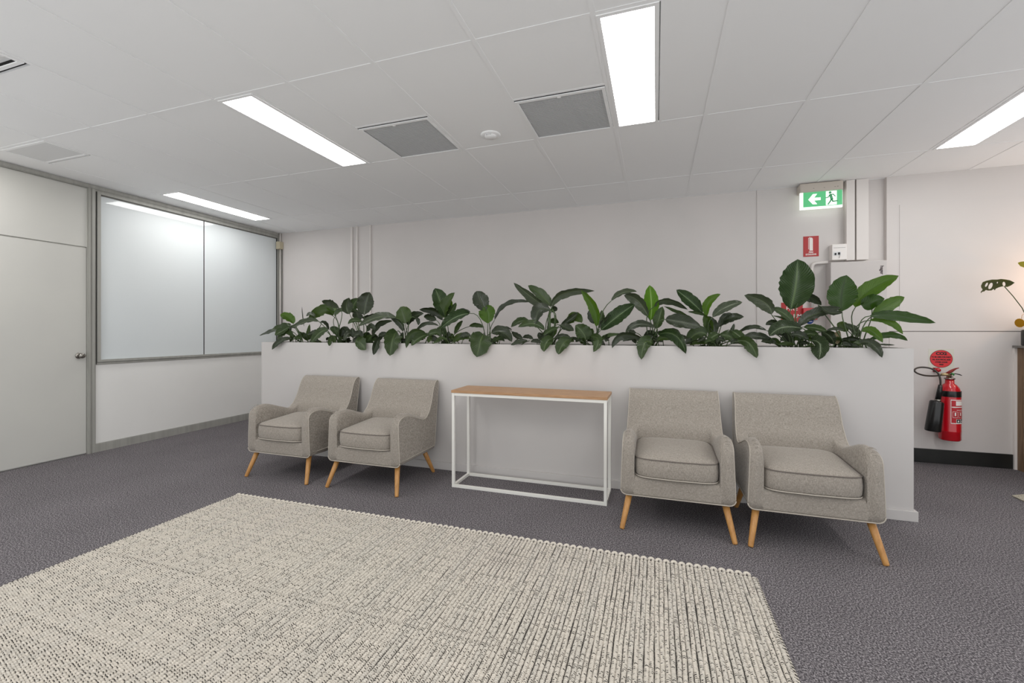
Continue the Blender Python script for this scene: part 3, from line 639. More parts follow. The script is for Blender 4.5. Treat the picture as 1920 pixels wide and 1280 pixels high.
# ---------------------------------------------------------------- armchairs
def resample(pts, n):
    pts = [Vector(p) for p in pts]
    # Catmull-Rom through the points, evenly re-cut
    fine = []
    for i in range(len(pts)-1):
        p0 = pts[max(i-1, 0)]; p1 = pts[i]; p2 = pts[i+1]; p3 = pts[min(i+2, len(pts)-1)]
        for q in range(12):
            t = q/12; fine.append(.5*((2*p1)+(p2-p0)*t+(2*p0-5*p1+4*p2-p3)*t*t+(3*p1-p0-3*p2+p3)*t**3))
    fine.append(pts[-1])
    L = [0]
    for a, b in zip(fine, fine[1:]): L.append(L[-1]+(b-a).length)
    out = []
    for k in range(n+1):
        s = L[-1]*k/n; j = 0
        while j < len(L)-2 and L[j+1] < s: j += 1
        t = (s-L[j])/max(L[j+1]-L[j], 1e-9); out.append(fine[j].lerp(fine[j+1], min(max(t, 0), 1)))
    return out
SEG = [  # (arm profile, middle profile, points, region)
 ([(0, .208), (-.004, .35), (-.002, .525)], [(0, .208), (-.002, .26), (0, .312)], 8, 'front'),
 ([(-.002, .525), (.018, .558), (.08, .575), (.155, .568), (.27, .530), (.355, .503)], [(0, .312), (.03, .325), (.2, .325), (.405, .325)], 16, 'arm'),
 ([(.355, .503), (.41, .506), (.465, .546)], [(.405, .325), (.435, .42), (.465, .546)], 6, 'arm'),
 ([(.465, .546), (.51, .62), (.555, .735), (.592, .782)], [(.465, .546), (.51, .62), (.555, .735), (.592, .782)], 10, 'back'),
 ([(.592, .782), (.618, .794), (.642, .788), (.646, .765)], [(.592, .782), (.618, .796), (.642, .788), (.646, .765)], 5, 'back'),
 ([(.646, .765), (.615, .62), (.575, .43), (.535, .215)], [(.646, .765), (.615, .62), (.575, .43), (.535, .215)], 10, 'rear'),
 ([(.535, .215), (.27, .2), (0, .208)], [(.535, .215), (.27, .2), (0, .208)], 6, 'under'),
]
PA, PBm, REG = [], [], []
for a, b, n, rg in SEG:
    ra, rb = resample(a, n), resample(b, n)
    PA += ra[:-1]; PBm += rb[:-1]; REG += [rg]*n
NP = len(PA)
def xs_at(z): return 1.02-.075*min(max((z-.2)/.6, 0), 1)
STN = [(.320, -.004, 0), (.316, .004, 0), (.305, .012, 0), (.290, .019, 0), (.275, .018, 0), (.262, .008, 0), (.252, -.012, 0), (.247, -.035, .04), (.2445, -.05, .4), (.2425, -.03, .85), (.239, 0, 1), (.2, 0, 1), (.14, 0, 1), (.07, 0, 1), (0, 0, 1)]
def body_parts():
    full = STN[:-1]+[(0, 0, 1)]+[(-x, d, f) for x, d, f in reversed(STN[:-1])]
    bm = bmesh.new(); grid = []
    for x, dz, f in full:
        col = []
        ax = abs(x)
        for i in range(NP):
            a, b = PA[i], PBm[i]
            p = a.lerp(b, f)
            y, z = p.x, p.y
            if REG[i] == 'arm' and f < 1:
                wgt = min(1, max(0, (.47-a.x)/.12)) if a.x > .35 else 1
                z += dz*wgt
            if REG[i] == 'front' and ax > .24:
                y -= max(0, dz)*.7*(1 if z > .26 else .3)
            if REG[i] in ('back',) or (REG[i] == 'arm' and b.x > .43):
                y -= .014*(1-(ax/.31)**2)
            if ax > .285 and z < .27:
                q = sqrt(max(0, .035**2-(ax-.285)**2)); z = max(z, .208+.035-q) if z < .243 else z
            col.append(bm.verts.new((x*xs_at(z), y, z)))
        grid.append(col)
    faces = {}
    def put(k, vs):
        f = bm.faces.new(vs); f.smooth = True; faces.setdefault(k, []).append([v.index for v in vs])
    bm.verts.index_update()
    for s in range(len(full)-1):
        xm = (full[s][0]+full[s+1][0])/2
        side = 'L' if xm < 0 else 'R'
        for i in range(NP):
            j = (i+1) % NP; rg = REG[i]
            if rg in ('back', 'rear') and PA[i].y > .45 or (rg == 'arm' and abs(xm) < .243 and PBm[i].x > .40): k = 'backrest'
            elif abs(xm) > .243 and rg in ('front', 'arm'): k = 'armrest_'+side
            else: k = 'seat_base'
            put(k, [grid[s][i], grid[s][j], grid[s+1][j], grid[s+1][i]])
    bm.normal_update()
    bm.verts.ensure_lookup_table()
    bmesh.ops.recalc_face_normals(bm, faces=bm.faces)
    nm = [v.normal.copy() for v in bm.verts]; co = [v.co.copy() for v in bm.verts]
    # make sure the normals look outwards
    top = max(range(len(co)), key=lambda q: co[q].z)
    if nm[top].z < 0: nm = [-q for q in nm]
    res = {}
    for k, fl_ in faces.items():
        used = sorted({v for f in fl_ for v in f}); mp = {v: q for q, v in enumerate(used)}
        me = bpy.data.meshes.new(k.split('_L')[0].split('_R')[0])
        fs = []
        for f in fl_:
            a, b, c = co[f[0]], co[f[1]], co[f[2]]
            nf = (b-a).cross(c-a); av = nm[f[0]]+nm[f[1]]+nm[f[2]]
            fs.append([mp[v] for v in (f if nf.dot(av) > 0 else f[::-1])])
        me.from_pydata([co[v] for v in used], [], fs)
        for p in me.polygons: p.use_smooth = True
        me.normals_split_custom_set_from_vertices([nm[v] for v in used])
        me.materials.append(M['fabric']); res[k] = me
    bm.free()
    sides = []
    for s in (0, len(full)-1):
        c = [Vector(v) for v in co[s*NP:(s+1)*NP]] if s == 0 else [Vector(v) for v in co[-NP:]]
        sides.append(c)
    return res, sides
parts, sides = body_parts()
def side_panel_mesh(c):
    bm = bmesh.new(); vs = [bm.verts.new(v) for v in c]; es = [bm.edges.new((vs[i], vs[(i+1) % len(vs)])) for i in range(len(vs))]
    bmesh.ops.triangle_fill(bm, use_beauty=True, edges=es); bmesh.ops.recalc_face_normals(bm, faces=bm.faces)
    me = bpy.data.meshes.new('side_panel'); bm.to_mesh(me); bm.free(); me.materials.append(M['fabric']); return me
panels = [side_panel_mesh(c) for c in sides]
def mesh_of(bm, name, m, smooth=True):
    bmesh.ops.recalc_face_normals(bm, faces=bm.faces); me = bpy.data.meshes.new(name); bm.to_mesh(me); bm.free(); me.materials.append(m)
    for p in me.polygons: p.use_smooth = smooth
    return me
pip = []
for c in sides:
    bm = bmesh.new(); cc = c[::1]; tube_bm(bm, cc, .0031, 6, closed=True); pip.append(mesh_of(bm, 'piping', M['piping']))
bm = bmesh.new(); tube_bm(bm, [(x*xs_at(.21), -.003, .207+(.035-sqrt(max(0, .035**2-max(0, abs(x)-.285)**2)))) for x in [-.3199, -.317, -.31, -.30, -.285, -.2, -.1, 0, .1, .2, .285, .30, .31, .317, .3199]], .0036, 6); pip.append(mesh_of(bm, 'piping', M['piping']))
def cushion_mesh():
    bm = bmesh.new(); N = 48
    def outline(s, yf=0):
        out = []
        for k in range(N):
            a = 2*pi*k/N; e = .28
            cx = math.copysign(abs(cos(a))**e, cos(a)); cy = math.copysign(abs(sin(a))**e, sin(a))
            x = cx*.2415*s; y = .225+cy*.235*s
            if cy < 0: y -= .018*(1-(x/.25)**2)*s
            out.append((x, y))
        return out
    prof = [(.0, .327), (.6, .327), (.93, .327), (.985, .331), (1.008, .345), (1.018, .385), (1.008, .425), (.99, .441), (.93, .452), (.8, .464), (.6, .474), (.3, .481), (0, .483)]
    rings = []
    for s, z in prof:
        if s == 0: rings.append([bm.verts.new((0, .225, z))]); continue
        ring = []
        for x, y in outline(s):
            zz = z + .02*max(0, (y-.1)/.35)*(1 if z > .44 else 0)
            ring.append(bm.verts.new((x, y, zz)))
        rings.append(ring)
    for A, B in zip(rings, rings[1:]):
        for k in range(N):
            a = [A[k], A[(k+1) % N]] if len(A) > 1 else [A[0]]
            b = [B[(k+1) % N], B[k]] if len(B) > 1 else [B[0]]
            bm.faces.new(a+b)
    me = mesh_of(bm, 'seat_cushion', M['fabric'])
    loops = []
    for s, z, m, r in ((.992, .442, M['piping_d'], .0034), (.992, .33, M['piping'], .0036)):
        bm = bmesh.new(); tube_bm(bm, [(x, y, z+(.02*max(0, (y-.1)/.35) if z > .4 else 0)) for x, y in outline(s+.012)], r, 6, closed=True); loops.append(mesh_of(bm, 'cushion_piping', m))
    return me, loops
cush, cloops = cushion_mesh()
def pleat(sgn):
    bm = bmesh.new()
    for q in range(4):
        y0 = .0+.018*q; z0 = .548+.014*min(q, 2)
        pts = [(sgn*(.298-.030*t), -.004+y0+.008*t-.003, z0+.013+.009*sin(pi*t)*.8) for t in (0, .25, .5, .75, 1)]
        tube_bm(bm, pts, [.0008, .0018, .002, .0016, .0006], 5)
    me = mesh_of(bm, 'arm_pleat', M['fabric']); return me
pleats = [pleat(1), pleat(-1)]
def leg_mesh(top, bot):
    bm = bmesh.new(); t, b = Vector(top), Vector(bot); tube_bm(bm, [t, t.lerp(b, .5), t.lerp(b, .97), b], [.0205, .0178, .0145, .0125], 16)
    return mesh_of(bm, 'leg', M['leg'])
legs = [leg_mesh((s*.272, .05, .215), (s*.317, -.03, .001)) for s in (-1, 1)]+[leg_mesh((s*.262, .46, .215), (s*.296, .572, .001)) for s in (-1, 1)]
CHAIRS = [(-2.965, 2.808, .0, 'grey linen armchair nearest the frosted window, leftmost of the four'),
          (-2.135, 2.812, .0, 'grey linen armchair left of the console table, beside the leftmost armchair'),
          (.117, 2.805, .0, 'grey linen armchair immediately right of the console table'),
          (.828, 2.800, .0, 'grey linen armchair at the right end of the planter, nearest the extinguisher')]
for cx, cy, rz, lab in CHAIRS:
    c = tag(empty('armchair', (cx, cy, 0), rz), lab, 'armchair', 'armchairs along the planter')
    for k in ('backrest', 'seat_base', 'armrest_L', 'armrest_R'):
        link(k.split('_L')[0].split('_R')[0], parts[k], None, c)
    ar = [o for o in c.children if o.name.startswith('armrest')]
    for q, me in enumerate(panels): link('side_panel', me, None, c)
    for me in pip: link('piping', me, None, c)
    link('arm_pleat', pleats[0], None, c); link('arm_pleat', pleats[1], None, c)
    cu = link('seat_cushion', cush, None, c)
    for me in cloops: link('cushion_piping', me, None, cu)
    for me in legs: link('leg', me, None, c)

# ---------------------------------------------------------------- console table
tb = tag(empty('console_table', (-.925, 3.255, 0)), 'narrow console table with oak top on a thin white metal frame', 'table')
TX, TD, TH, T = .6, .155, .742, .022
for sx in (-1, 1):
    for sy in (-1, 1):
        x, y = sx*(TX-T/2), sy*(TD-T/2)
        box('leg', (x-T/2, y-T/2, 0), (x+T/2, y+T/2, TH), M['frame_w'], tb, .0015)
    x = sx*(TX-T/2)
    for z in (0, TH-T): box('side_rail', (x-T/2+.001, -TD+T, z), (x+T/2-.001, TD-T, z+T), M['frame_w'], tb, .001)
for sy in (-1, 1):
    y = sy*(TD-T/2)
    for z in (0, TH-T): box('long_rail', (-TX+T, y-T/2+.001, z), (TX-T, y+T/2-.001, z+T), M['frame_w'], tb, .001)
box('table_top', (-TX-.004, -TD-.004, TH+.0003), (TX+.004, TD+.004, TH+.021), M['oak'], tb, .0015)

# ---------------------------------------------------------------- fittings on the back wall
def px_x(px, Y): return at(px, 600, Y).x
def px_z(px, py, Y): return at(px, py, Y).z
# ducts
def duct(name, x0, x1, z0, z1, dep, lab, Y=YB):
    d = tag(empty(name, ((x0+x1)/2, Y, z0)), lab, 'cable duct')
    o = box('cover', (x0, Y-dep, z0), (x1, Y-.0005, z1), M['duct'], d, .002); o.location = -d.location
    o = box('side_seam', (x0-.0006, Y-dep*.35, z0+.001), (x1+.0006, Y-dep*.3, z1-.001), M['alu_d'], d); o.location = -d.location
EB = 4.985
duct('cable_duct', px_x(1590, 5.02), px_x(1606, 5.02), 1.918, CH, .075, 'narrow white vertical cable duct right behind the green exit sign')
duct('cable_duct', px_x(1609, 5.02), px_x(1632, 5.02), 1.918, CH, .075, 'wider white vertical cable duct, right of the narrow one above the grey cabinet')
# electrical enclosure
ex0, ex1 = px_x(1557.5, EB), px_x(1663.5, EB); ez1 = px_z(1600, 490, EB)
eb = tag(empty('electrical_cabinet', ((ex0+ex1)/2, YB, .9)), 'grey metal electrical cabinet behind the rightmost plants', 'electrical box')
def at_e(o, e): o.location = -e.location; return o
at_e(box('cabinet_body', (ex0+.004, EB+.02, .9), (ex1-.004, YB-.0005, ez1-.004), M['elec'], eb, .002), eb)
at_e(box('door', (ex0, EB, .9), (ex1, EB+.018, ez1), M['elec'], eb, .004), eb)
text('maker_name', 'hager', .037, M['sign_k'], (px_x(1653.5, EB)-eb.location.x, EB-.001-eb.location.y, px_z(1653, 506, EB)-eb.location.z), eb, rot=(pi/2, pi/2, 0), bold=.001)
cb = tag(empty('conduit_bend', (px_x(1522, 5.09), YB, 1)), 'white conduit bending out of the left side of the grey cabinet', 'conduit')
zt = px_z(1530, 493, 5.09)
at_e(tube('pipe', [(px_x(1523, 5.09), 5.1, px_z(1520, 576, 5.09)+.002), (px_x(1523, 5.09), 5.1, zt-.06), (px_x(1523.6, 5.09), 5.1, zt-.03), (px_x(1526, 5.09), 5.1, zt-.008), (px_x(1531, 5.09), 5.1, zt), (ex0+.01, 5.1, zt+.004)], .016, M['duct'], cb, 10), cb)
# small breaker box
sx0, sx1, sz0, sz1 = px_x(1560, 5.05), px_x(1588, 5.05), px_z(1575, 487, 5.05), px_z(1575, 457, 5.05)
sb = tag(empty('breaker_box', ((sx0+sx1)/2, YB, sz0)), 'small white breaker box with key switch above the grey cabinet', 'switch box')
at_e(box('housing', (sx0, 5.05, sz0), (sx1, YB-.0005, sz1), M['sign_w'], sb, .006), sb)
W_ = sx1-sx0; H_ = sz1-sz0
at_e(box('lid_line', (sx0+.012, 5.0485, sz0+H_*.76), (sx1-.012, 5.051, sz0+H_*.775), M['alu_d'], sb), sb)
at_e(box('switch_window', (sx0+.01, 5.0482, sz0+H_*.27), (sx0+W_*.6, 5.051, sz0+H_*.52), M['grille'], sb), sb)
at_e(box('switch', (sx0+W_*.17, 5.044, sz0+H_*.31), (sx0+W_*.29, 5.049, sz0+H_*.44), M['black'], sb, .001), sb)
at_e(box('switch', (sx0+W_*.4, 5.044, sz0+H_*.33), (sx0+W_*.54, 5.049, sz0+H_*.47), M['black'], sb, .001), sb)
at_e(tube('key', [(sx0+W_*.52, 5.046, sz0+H_*.36), (sx0+W_*.5, 5.042, sz0+H_*.24), (sx0+W_*.47, 5.044, sz0+H_*.1)], .0016, M['chrome'], sb, 6), sb)
# exit sign
EY = 5.03
xa, xb = px_x(1500, EY), px_x(1580, EY)
z_hb = px_z(1540, 358.5, EY); z_bot = px_z(1540, 390.5, EY)
xs = tag(empty('exit_sign', ((xa+xb)/2, YB, z_bot)), 'lit green exit sign with a white left arrow and running figure', 'exit sign')
at_e(box('housing', (xa-.004, EY-.012, z_hb), (xb+.004, YB-.0005, CH-.004), M['beige'], xs, .012), xs)
at_e(box('diffuser', (xa, EY+.001, z_bot), (xb, EY+.02, z_hb), M['exit_edge'], xs, .003), xs)
gx0, gx1, gz0, gz1 = xa+.028, xb-.003, z_bot+.022, z_hb-.001
pe = plate('green_face', [(gx0, gz0), (gx1, gz0), (gx1, gz1), (gx0, gz1)], EY, M['exit_g'], xs); at_e(pe, xs)
GW, GH = gx1-gx0, gz1-gz0
def gp(u, v): return (gx0+u*GW, gz0+v*GH)
at_e(plate('arrow', [gp(*q) for q in ((.13, .5), (.25, .86), (.36, .86), (.28, .6), (.45, .6), (.45, .42), (.28, .42), (.36, .16), (.25, .16))], EY-.001, M['exit_w'], xs), xs)
at_e(plate('door_panel', [gp(*q) for q in ((.585, .04), (.86, .04), (.86, .97), (.585, .97))], EY-.001, M['exit_w'], xs), xs)
def stroke(bm, pts, wd, y):
    for a, b in zip(pts, pts[1:]):
        a = Vector(gp(*a)); b = Vector(gp(*b)); d = (b-a).normalized(); n = Vector((-d.y, d.x))*wd/2; ex = d*wd*.35
        vs = [bm.verts.new((q.x, y, q.y)) for q in (a-ex+n, b+ex+n, b+ex-n, a-ex-n)]; bm.faces.new(vs)
bm = bmesh.new(); yy = EY-.0024
stroke(bm, [(.70, .7), (.735, .42)], .024, yy); stroke(bm, [(.69, .74), (.77, .74), (.82, .6)], .009, yy); stroke(bm, [(.69, .72), (.64, .56), (.585, .54)], .009, yy)
stroke(bm, [(.73, .42), (.76, .27), (.88, .28)], .012, yy); stroke(bm, [(.725, .42), (.69, .26), (.64, .1)], .012, yy)
g = bmesh.ops.create_circle(bm, cap_ends=True, radius=.0125, segments=14)
hx, hz = gp(.69, .87)
for v in g['verts']: v.co = Vector((hx+v.co.x, yy, hz+v.co.y))
at_e(bm_obj('running_figure', bm, mat('exit_figure_green', rgb(60, 130, 90), .5, emit=rgb(70, 150, 100), estr=.5), xs), xs)
for u, s in ((.3, .004), (.55, .003), (.86, .005), (.8, .004)):
    at_e(box('housing_mark', (xa+u*(xb-xa), EY-.0128, z_hb+.03), (xa+u*(xb-xa)+.012, EY-.0118, z_hb+.03+s), M['alu_d'], xs), xs)
# extinguisher location sign
def sign_rect(name, lab, x0, x1, z0, z1, Y, m, cat='sign', th=.003):
    s = tag(empty(name, ((x0+x1)/2, Y, z0)), lab, cat)
    at_e(box('plate', (x0, Y-th, z0), (x1, Y-.0004, z1), m, s), s); return s
x0, x1, z0, z1 = px_x(1506, YB), px_x(1535, YB), 1.982, 2.188
fs = sign_rect('extinguisher_sign', 'small red sign with white extinguisher picture under the exit sign', x0, x1, z0, z1, YB, M['red'])
cx = (x0+x1)/2; W_, H_ = x1-x0, z1-z0
at_e(plate('extinguisher_picture', [(cx+a*W_, z0+b*H_) for a, b in ((-.1, .29), (.12, .29), (.12, .86), (.06, .93), (-.06, .93), (-.1, .86))], YB-.003, M['sign_w'], fs), fs)
at_e(plate('hose_picture', [(cx+a*W_, z0+b*H_) for a, b in ((-.17, .36), (-.14, .36), (-.14, .88), (-.05, .935), (-.05, .96), (-.17, .91))], YB-.003, M['sign_w'], fs), fs)
text('lettering', 'FIRE', .024, M['sign_w'], (0, -.0035, H_*.21), fs, sx=.9, bold=.0006)
text('lettering', 'EXTINGUISHER', .0215, M['sign_w'], (0, -.0035, H_*.1), fs, sx=.64, bold=.0006)
# fire alarm sign
x0, x1 = px_x(1464.5, YB), px_x(1505, YB); z0, z1 = 1.322, 1.52
fa = sign_rect('fire_alarm_sign', 'red fire alarm sign half hidden behind the giant leaf', x0, x1, z0, z1, YB, M['red'])
text('lettering', 'FIRE', .058, M['sign_w'], (.0, -.0035, .135), fa, bold=.0004)
text('lettering', 'ALARM', .055, M['sign_w'], (.0, -.0035, .058), fa, bold=.0004)
x0, x1 = px_x(1506.5, 5.09), px_x(1533, 5.09); z0, z1 = px_z(1520, 599, 5.09), px_z(1520, 577, 5.09)
cp = tag(empty('alarm_call_point', ((x0+x1)/2, YB, z0)), 'red break-glass call point right of the fire alarm sign', 'alarm')
at_e(box('housing', (x0, 5.09, z0), (x1, YB-.0005, z1), M['red_p'], cp, .004), cp)
lathe('glass_disc', [(0, 0), (.032, 0), (.032, .003), (.028, .006), (0, .006)], mat('call_point_face', rgb(196, 110, 112), .3), cp, loc=(.006, 5.09-YB, .062), rot=(pi/2, 0, 0))
text('lettering', 'FIRE', .02, M['sign_w'], (.006, 5.082-YB, .064), cp)
p = at(1518, 601, YB)
bs = tag(empty('round_sticker', (p.x, YB, p.z)), 'round blue sticker just below the red call point', 'sticker')
lathe('disc', [(0, 0), (.034, 0), (.034, .0015), (0, .0015)], M['blue'], bs, rot=(pi/2, 0, 0))
box('white_stripe', (-.024, -.0022, -.012), (.024, -.0016, -.007), M['sign_w'], bs); box('white_stripe', (-.028, -.0022, .004), (.028, -.0016, .009), M['sign_w'], bs)
# oval CO2 sign
c = at(1764.5, 672.5, YR-.004); rx = (px_x(1786, YR)-px_x(1743, YR))/2; rz = (px_z(1764, 656, YR)-px_z(1764, 689, YR))/2
co = tag(empty('extinguisher_type_sign', (c.x, YR-.004, c.z)), 'oval red sign with black lettering above the fire extinguisher', 'sign')
ell = lambda k: [(k*rx*cos(2*pi*i/36), k*rz*sin(2*pi*i/36)) for i in range(36)]
plate('clear_backing', [(-rx*1.12, -rz*1.12), (rx*1.12, -rz*1.12), (rx*1.12, rz*1.12), (-rx*1.12, rz*1.12)], -.0002, mat('clear_film', rgb(206, 204, 192), .3), co)
plate('rim', ell(1.0), -.0013, mat('dark_red_rim', rgb(120, 16, 22), .4), co)
plate('oval', ell(.95), -.0024, mat('oval_red', rgb(212, 36, 44), .4), co)
text('lettering', 'CO2', .036, M['sign_k'], (0, -.004, .048), co, bold=.002, sx=1.1)
for s_, z_ in (('TO BE USED FOR PAINT', .016), ('OIL, ELECTRICAL AND', -.008), ('OTHER LIQUID', -.031), ('FIRES', -.053)):
    text('lettering', s_, .0165, M['sign_k'], (0, -.004, z_), co, bold=.0009, sx=.82)

# ---------------------------------------------------------------- fire extinguisher
FY = 4.985
cl, cr = at(1760.5, 760, FY), at(1801, 760, FY)
R_ = (cr.x-cl.x)/2*.985; fc = Vector(((cl.x+cr.x)/2, FY, 0))
zb = px_z(1780, 824, FY); zsh = px_z(1780, 718, FY)
FE = tag(empty('fire_extinguisher', (fc.x, FY, zb)), 'red gas fire extinguisher with a black horn hung on the wall', 'fire extinguisher')
H = px_z(1780, 733, FY)-zb; HN = px_z(1780, 712, FY)-zb; HT = px_z(1780, 708, FY)-zb
lathe('cylinder', [(0, 0), (R_*.9, 0), (R_, .01), (R_, H*.18), (R_*1.012, H*.185), (R_*1.012, H*.20), (R_, H*.205), (R_, H*.93), (R_*.97, H+.0), (R_*.86, H+.03), (R_*.62, H+.058), (R_*.42, H+.07), (R_*.40, HT), (0, HT)], M['red_p'], FE, 36)
zb1, zb0 = px_z(1780, 733.5, FY-R_)-zb, px_z(1780, 744.5, FY-R_)-zb
lathe('black_band', [(R_*1.004, zb0), (R_*1.006, zb0+.001), (R_*1.006, zb1-.001), (R_*1.004, zb1)], M['blk_p'], FE, 36)
def curved(name, a0, a1, z0, z1, m, k):
    bm = bmesh.new(); rows = []
    for i in range(13):
        a = radians(a0+(a1-a0)*i/12); rr = R_*1.003+.0004*k
        rows.append((bm.verts.new((rr*sin(a), -rr*cos(a), z0)), bm.verts.new((rr*sin(a), -rr*cos(a), z1))))
    for p, q in zip(rows, rows[1:]): bm.faces.new((p[0], q[0], q[1], p[1]))
    return bm_obj(name, bm, m, FE, smooth=True)
def fz(py): return px_z(1780, py, FY-R_)-zb
curved('label', -22, 84, fz(794), fz(749), M['sign_w'], 1)
curved('label_field', -19, 82, fz(792.5), fz(750.5), mat('label_red', rgb(184, 20, 34), .35), 2)
curved('label_panel', 4, 80, fz(760), fz(751.5), M['sign_w'], 3)
curved('label_line', -17, 76, fz(763.8), fz(762), M['sign_w'], 3); curved('label_line', 8, 74, fz(768.5), fz(767.6), M['sign_w'], 3)
for a0, a1 in ((-13, 14), (20, 46), (52, 74)):
    curved('picture_box', a0, a1, fz(782.5), fz(771), M['sign_w'], 3); curved('picture_field', a0+1.5, a1-1.5, fz(782), fz(771.5), mat('label_red_field', rgb(176, 20, 34), .35), 4)
    m_ = (a0+a1)/2; curved('picture_figure', m_-3.5, m_+4, fz(779), fz(773), M['sign_w'], 5)
curved('label_panel', 6, 80, fz(792.5), fz(785), M['sign_w'], 3)
for a0, a1 in ((8, 30), (33, 55), (58, 76)):
    curved('hazard_box', a0, a1, fz(792), fz(785.5), M['blk_p'], 4); m_ = (a0+a1)/2; curved('hazard_mark', m_-5, m_+4, fz(790.6), fz(787.5), M['sign_w'], 5)
def fp(px, py, dy=0):
    p = at(px, py, FY+dy); return Vector((p.x-fc.x, dy, p.z-zb))
lathe('collar', [(0, HT-.012), (R_*.5, HT-.012), (R_*.5, HT-.002), (R_*.3, HT), (R_*.3, HT+.02), (0, HT+.02)], M['chrome'], FE, 24)
tube('valve_body', [fp(1765, 702, -.02), fp(1775, 701.5, -.02), fp(1782, 703, -.01)], [.012, .015, .013], M['brass'], FE, 10)
tube('carry_lever', [fp(1773, 701, -.02), fp(1783, 696, -.03), fp(1792, 691, -.045), fp(1798, 689.5, -.06)], [.009, .013, .007, .004], mat('lever_red', rgb(140, 40, 34), .4), FE, 8)
tube('squeeze_lever', [fp(1780, 702, -.02), fp(1792, 700.5, -.03), fp(1799, 702, -.045), fp(1803.5, 703.8, -.055)], [.006, .004, .005, .003], M['blk_p'], FE, 8)
bm = bmesh.new(); tube_bm(bm, [fp(1783, 699, -.035), fp(1787, 701, -.04), fp(1789, 704, -.042)], [.004, .009, .003], 6); bm_obj('safety_tag', bm, M['green_tag'], FE)
hp = [fp(1764, 703, -.02), fp(1750, 704.5, -.05), fp(1733, 703.5, -.09), fp(1720, 699.5, -.11), fp(1714.5, 694.5, -.1), fp(1718.5, 690, -.07), fp(1729, 688.3, -.05), fp(1743, 690, -.05), fp(1753, 694.5, -.07), fp(1760, 701.5, -.09), fp(1763.2, 712, -.1), fp(1763.4, 721, -.1)]
hs = []
for i in range(len(hp)-1):
    p0, p1, p2, p3 = hp[max(i-1, 0)], hp[i], hp[i+1], hp[min(i+2, len(hp)-1)]
    for q in range(6):
        t = q/6; hs.append(.5*((2*p1)+(p2-p0)*t+(2*p0-5*p1+4*p2-p3)*t*t+(3*p1-p0-3*p2+p3)*t**3))
hs.append(hp[-1]); tube('hose', hs, .0072, M['hose'], FE, 10)
hn = tube('horn', [fp(1757.6, 750.5, -.1), fp(1757.3, 752.5, -.1), fp(1756.5, 754, -.1), fp(1752, 785, -.1), fp(1749, 806, -.1), fp(1748.9, 807.5, -.1)], [.018, .046, .0495, .054, .0565, .053], M['blk_p'], FE, 28)
tube('horn_grip', [fp(1763.4, 721, -.1), fp(1762, 731, -.1), fp(1758.6, 749, -.1)], [.0145, .018, .0215], M['blk_p'], FE, 18)
tube('horn_ring', [fp(1758.6, 748.6, -.1), fp(1758.2, 752, -.1)], [.023, .023], M['chrome'], FE, 18)
br = tag(empty('wall_bracket', (fp(1766, 694).x+fc.x, YR-.004, px_z(1766, 694, 5.02))), 'dark red wall bracket knob between oval sign and extinguisher', 'bracket')
box('bracket_plate', (-.024, -.012, -.02), (.024, 0, .02), mat('bracket_red', rgb(110, 16, 24), .35), br, .004)
lathe('bracket_knob', [(0, .05), (.016, .048), (.02, .03), (.018, .012)], M['red_p'], br, rot=(pi/2, 0, 0), n=18)

# ---------------------------------------------------------------- counter at the right with pot plant
CX = 3.035
ct = tag(empty('reception_counter', (CX+.6, 4.7, 0)), 'grooved timber counter with grey top at the right picture edge', 'counter')
def cbx(name, lo, hi, m, bev=0): return at_e(box(name, lo, hi, m, ct, bev), ct)
cbx('carcass', (CX+.012, 4.3, 0), (CX+.68, 5.05, 1.08), M['timber'])
for k in range(12):
    y1 = 5.052-k*.062; cbx('slat', (CX, y1-.056, .0), (CX+.0118, y1, 1.078), M['timber'], .002)
cbx('counter_top', (CX-.03, 4.26, 1.0803), (CX+.71, 5.06, 1.1), M['top_grey'], .002)
cbx('gap_light_strip', (CX-.018, 5.052, 0), (CX+.01, 5.0755, 1.078), M['sign_w'])  # white strip added for the light edge in the gap behind the counter
pot = at(1917.5, 640, 4.95)
vs_ = tag(empty('vase', (pot.x+.075, 4.95, 1.1003)), 'dark vase with a clear glass neck on the timber counter', 'vase')
lathe('vase_body', [(0, 0), (.07, 0), (.075, .01), (.075, .13), (.066, .14), (0, .14)], M['blackbase'], vs_)
gm = bpy.data.materials.new('clear_glass'); gm.use_nodes = True; gb = gm.node_tree.nodes['Principled BSDF']; gb.inputs['Transmission Weight'].default_value = .95; gb.inputs['Roughness'].default_value = .03; gb.inputs['Base Color'].default_value = (.9, .95, .95, 1)
lathe('glass_neck', [(.05, .141), (.054, .17), (.078, .2), (.08, .203), (.074, .2), (.05, .17), (.046, .141)], gm, vs_)
mo = tag(empty('monstera_stems', (vs_.location.x, 4.95, 1.242)), 'cut swiss cheese leaves standing in the vase at the right edge', 'plant')
MO = mo.location.copy()
def mp_(u, v, dy=0): return at(1820+u/5.82, 460+v/5.82, 4.93+dy)-MO
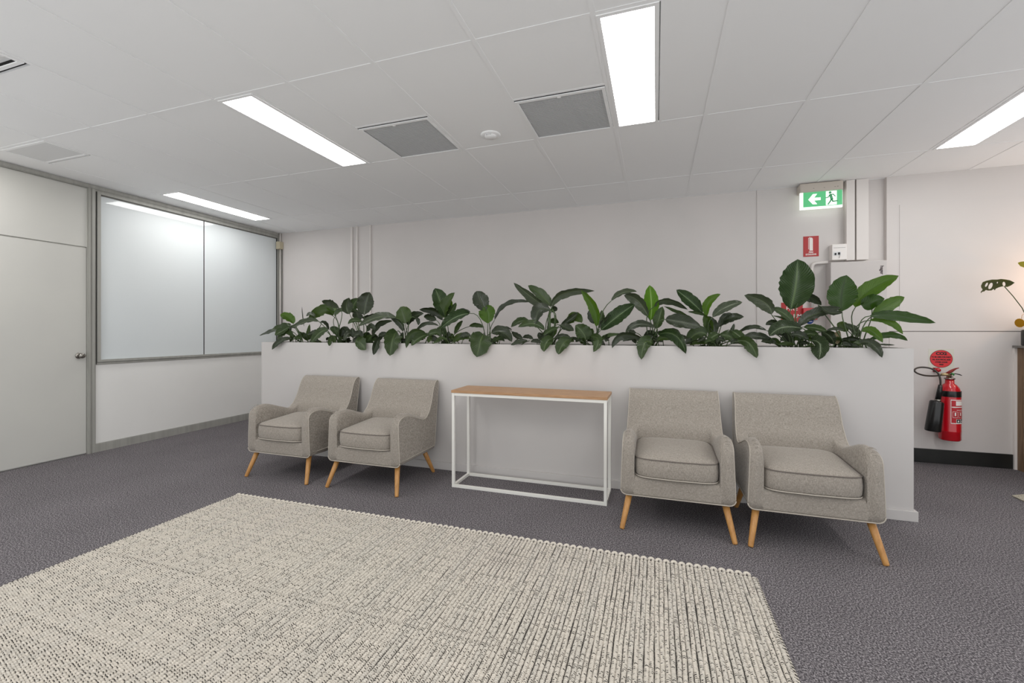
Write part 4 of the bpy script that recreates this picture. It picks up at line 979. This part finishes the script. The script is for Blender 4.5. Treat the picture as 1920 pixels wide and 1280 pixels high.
def cut_leaf(name, outline, holes, m, dyf):
    bm = bmesh.new(); es = []
    for lp in [outline]+holes:
        vs = [bm.verts.new(mp_(u, v, dyf(u, v))) for u, v in lp]
        es += [bm.edges.new((vs[i], vs[(i+1) % len(vs)])) for i in range(len(vs))]
    bmesh.ops.triangle_fill(bm, use_beauty=True, edges=es)
    o = bm_obj(name, bm, m, mo); s = o.modifiers.new('thick', 'SOLIDIFY'); s.thickness = .0012; return o
def eh(cx, cy, a, b, r): return [(cx+a*cos(t)*cos(r)-b*sin(t)*sin(r), cy+a*cos(t)*sin(r)+b*sin(t)*cos(r)) for t in [2*pi*i/12 for i in range(12)]]
mleaf = mat('monstera_green', rgb(66, 78, 30), .3, col2=rgb(92, 96, 36), nscale=12)
cut_leaf('monstera_leaf', [(112, 440), (130, 400), (170, 385), (230, 372), (290, 372), (330, 365), (380, 370), (430, 380), (480, 405), (440, 435), (400, 452), (350, 445), (310, 455), (275, 470), (262, 490), (250, 475), (225, 490), (190, 492), (165, 485), (150, 500), (125, 505), (112, 520), (108, 508), (130, 480), (115, 460)],
         [eh(216, 441, 20, 38, .45), eh(172, 428, 12, 26, .5), eh(363, 420, 16, 25, -.15), eh(291, 405, 6, 10, .2)], mleaf, lambda u, v: -.12+(v-430)*.0012)
cut_leaf('monstera_leaf', [(512, 190), (540, 178), (600, 172), (700, 200), (720, 260), (640, 262), (580, 240), (540, 225)], [], mat('monstera_lime', rgb(150, 150, 30), .35), lambda u, v: -.08+(v-200)*.001)
cut_leaf('monstera_leaf', eh(535, 846, 58, 48, .15)[:], [], mat('yellow_leaf', rgb(206, 148, 30), .4), lambda u, v: -.05+(v-850)*.001)
tube('leaf_stem', [mp_(370, 450, -.11), mp_(460, 550, -.09), mp_(560, 680, -.06), mp_(620, 800, -.02), Vector((.01, 0, .0))], .0032, M['stem'], mo, 8)
tube('leaf_stem', [mp_(590, 240, -.08), mp_(640, 500, -.04), Vector((.02, .01, .0))], .003, M['stem'], mo, 8)
tube('leaf_stem', [mp_(556, 800, -.05), mp_(560, 760, -.05), mp_(590, 740, -.04), Vector((.0, -.01, .0))], .0015, M['leg'], mo, 6)
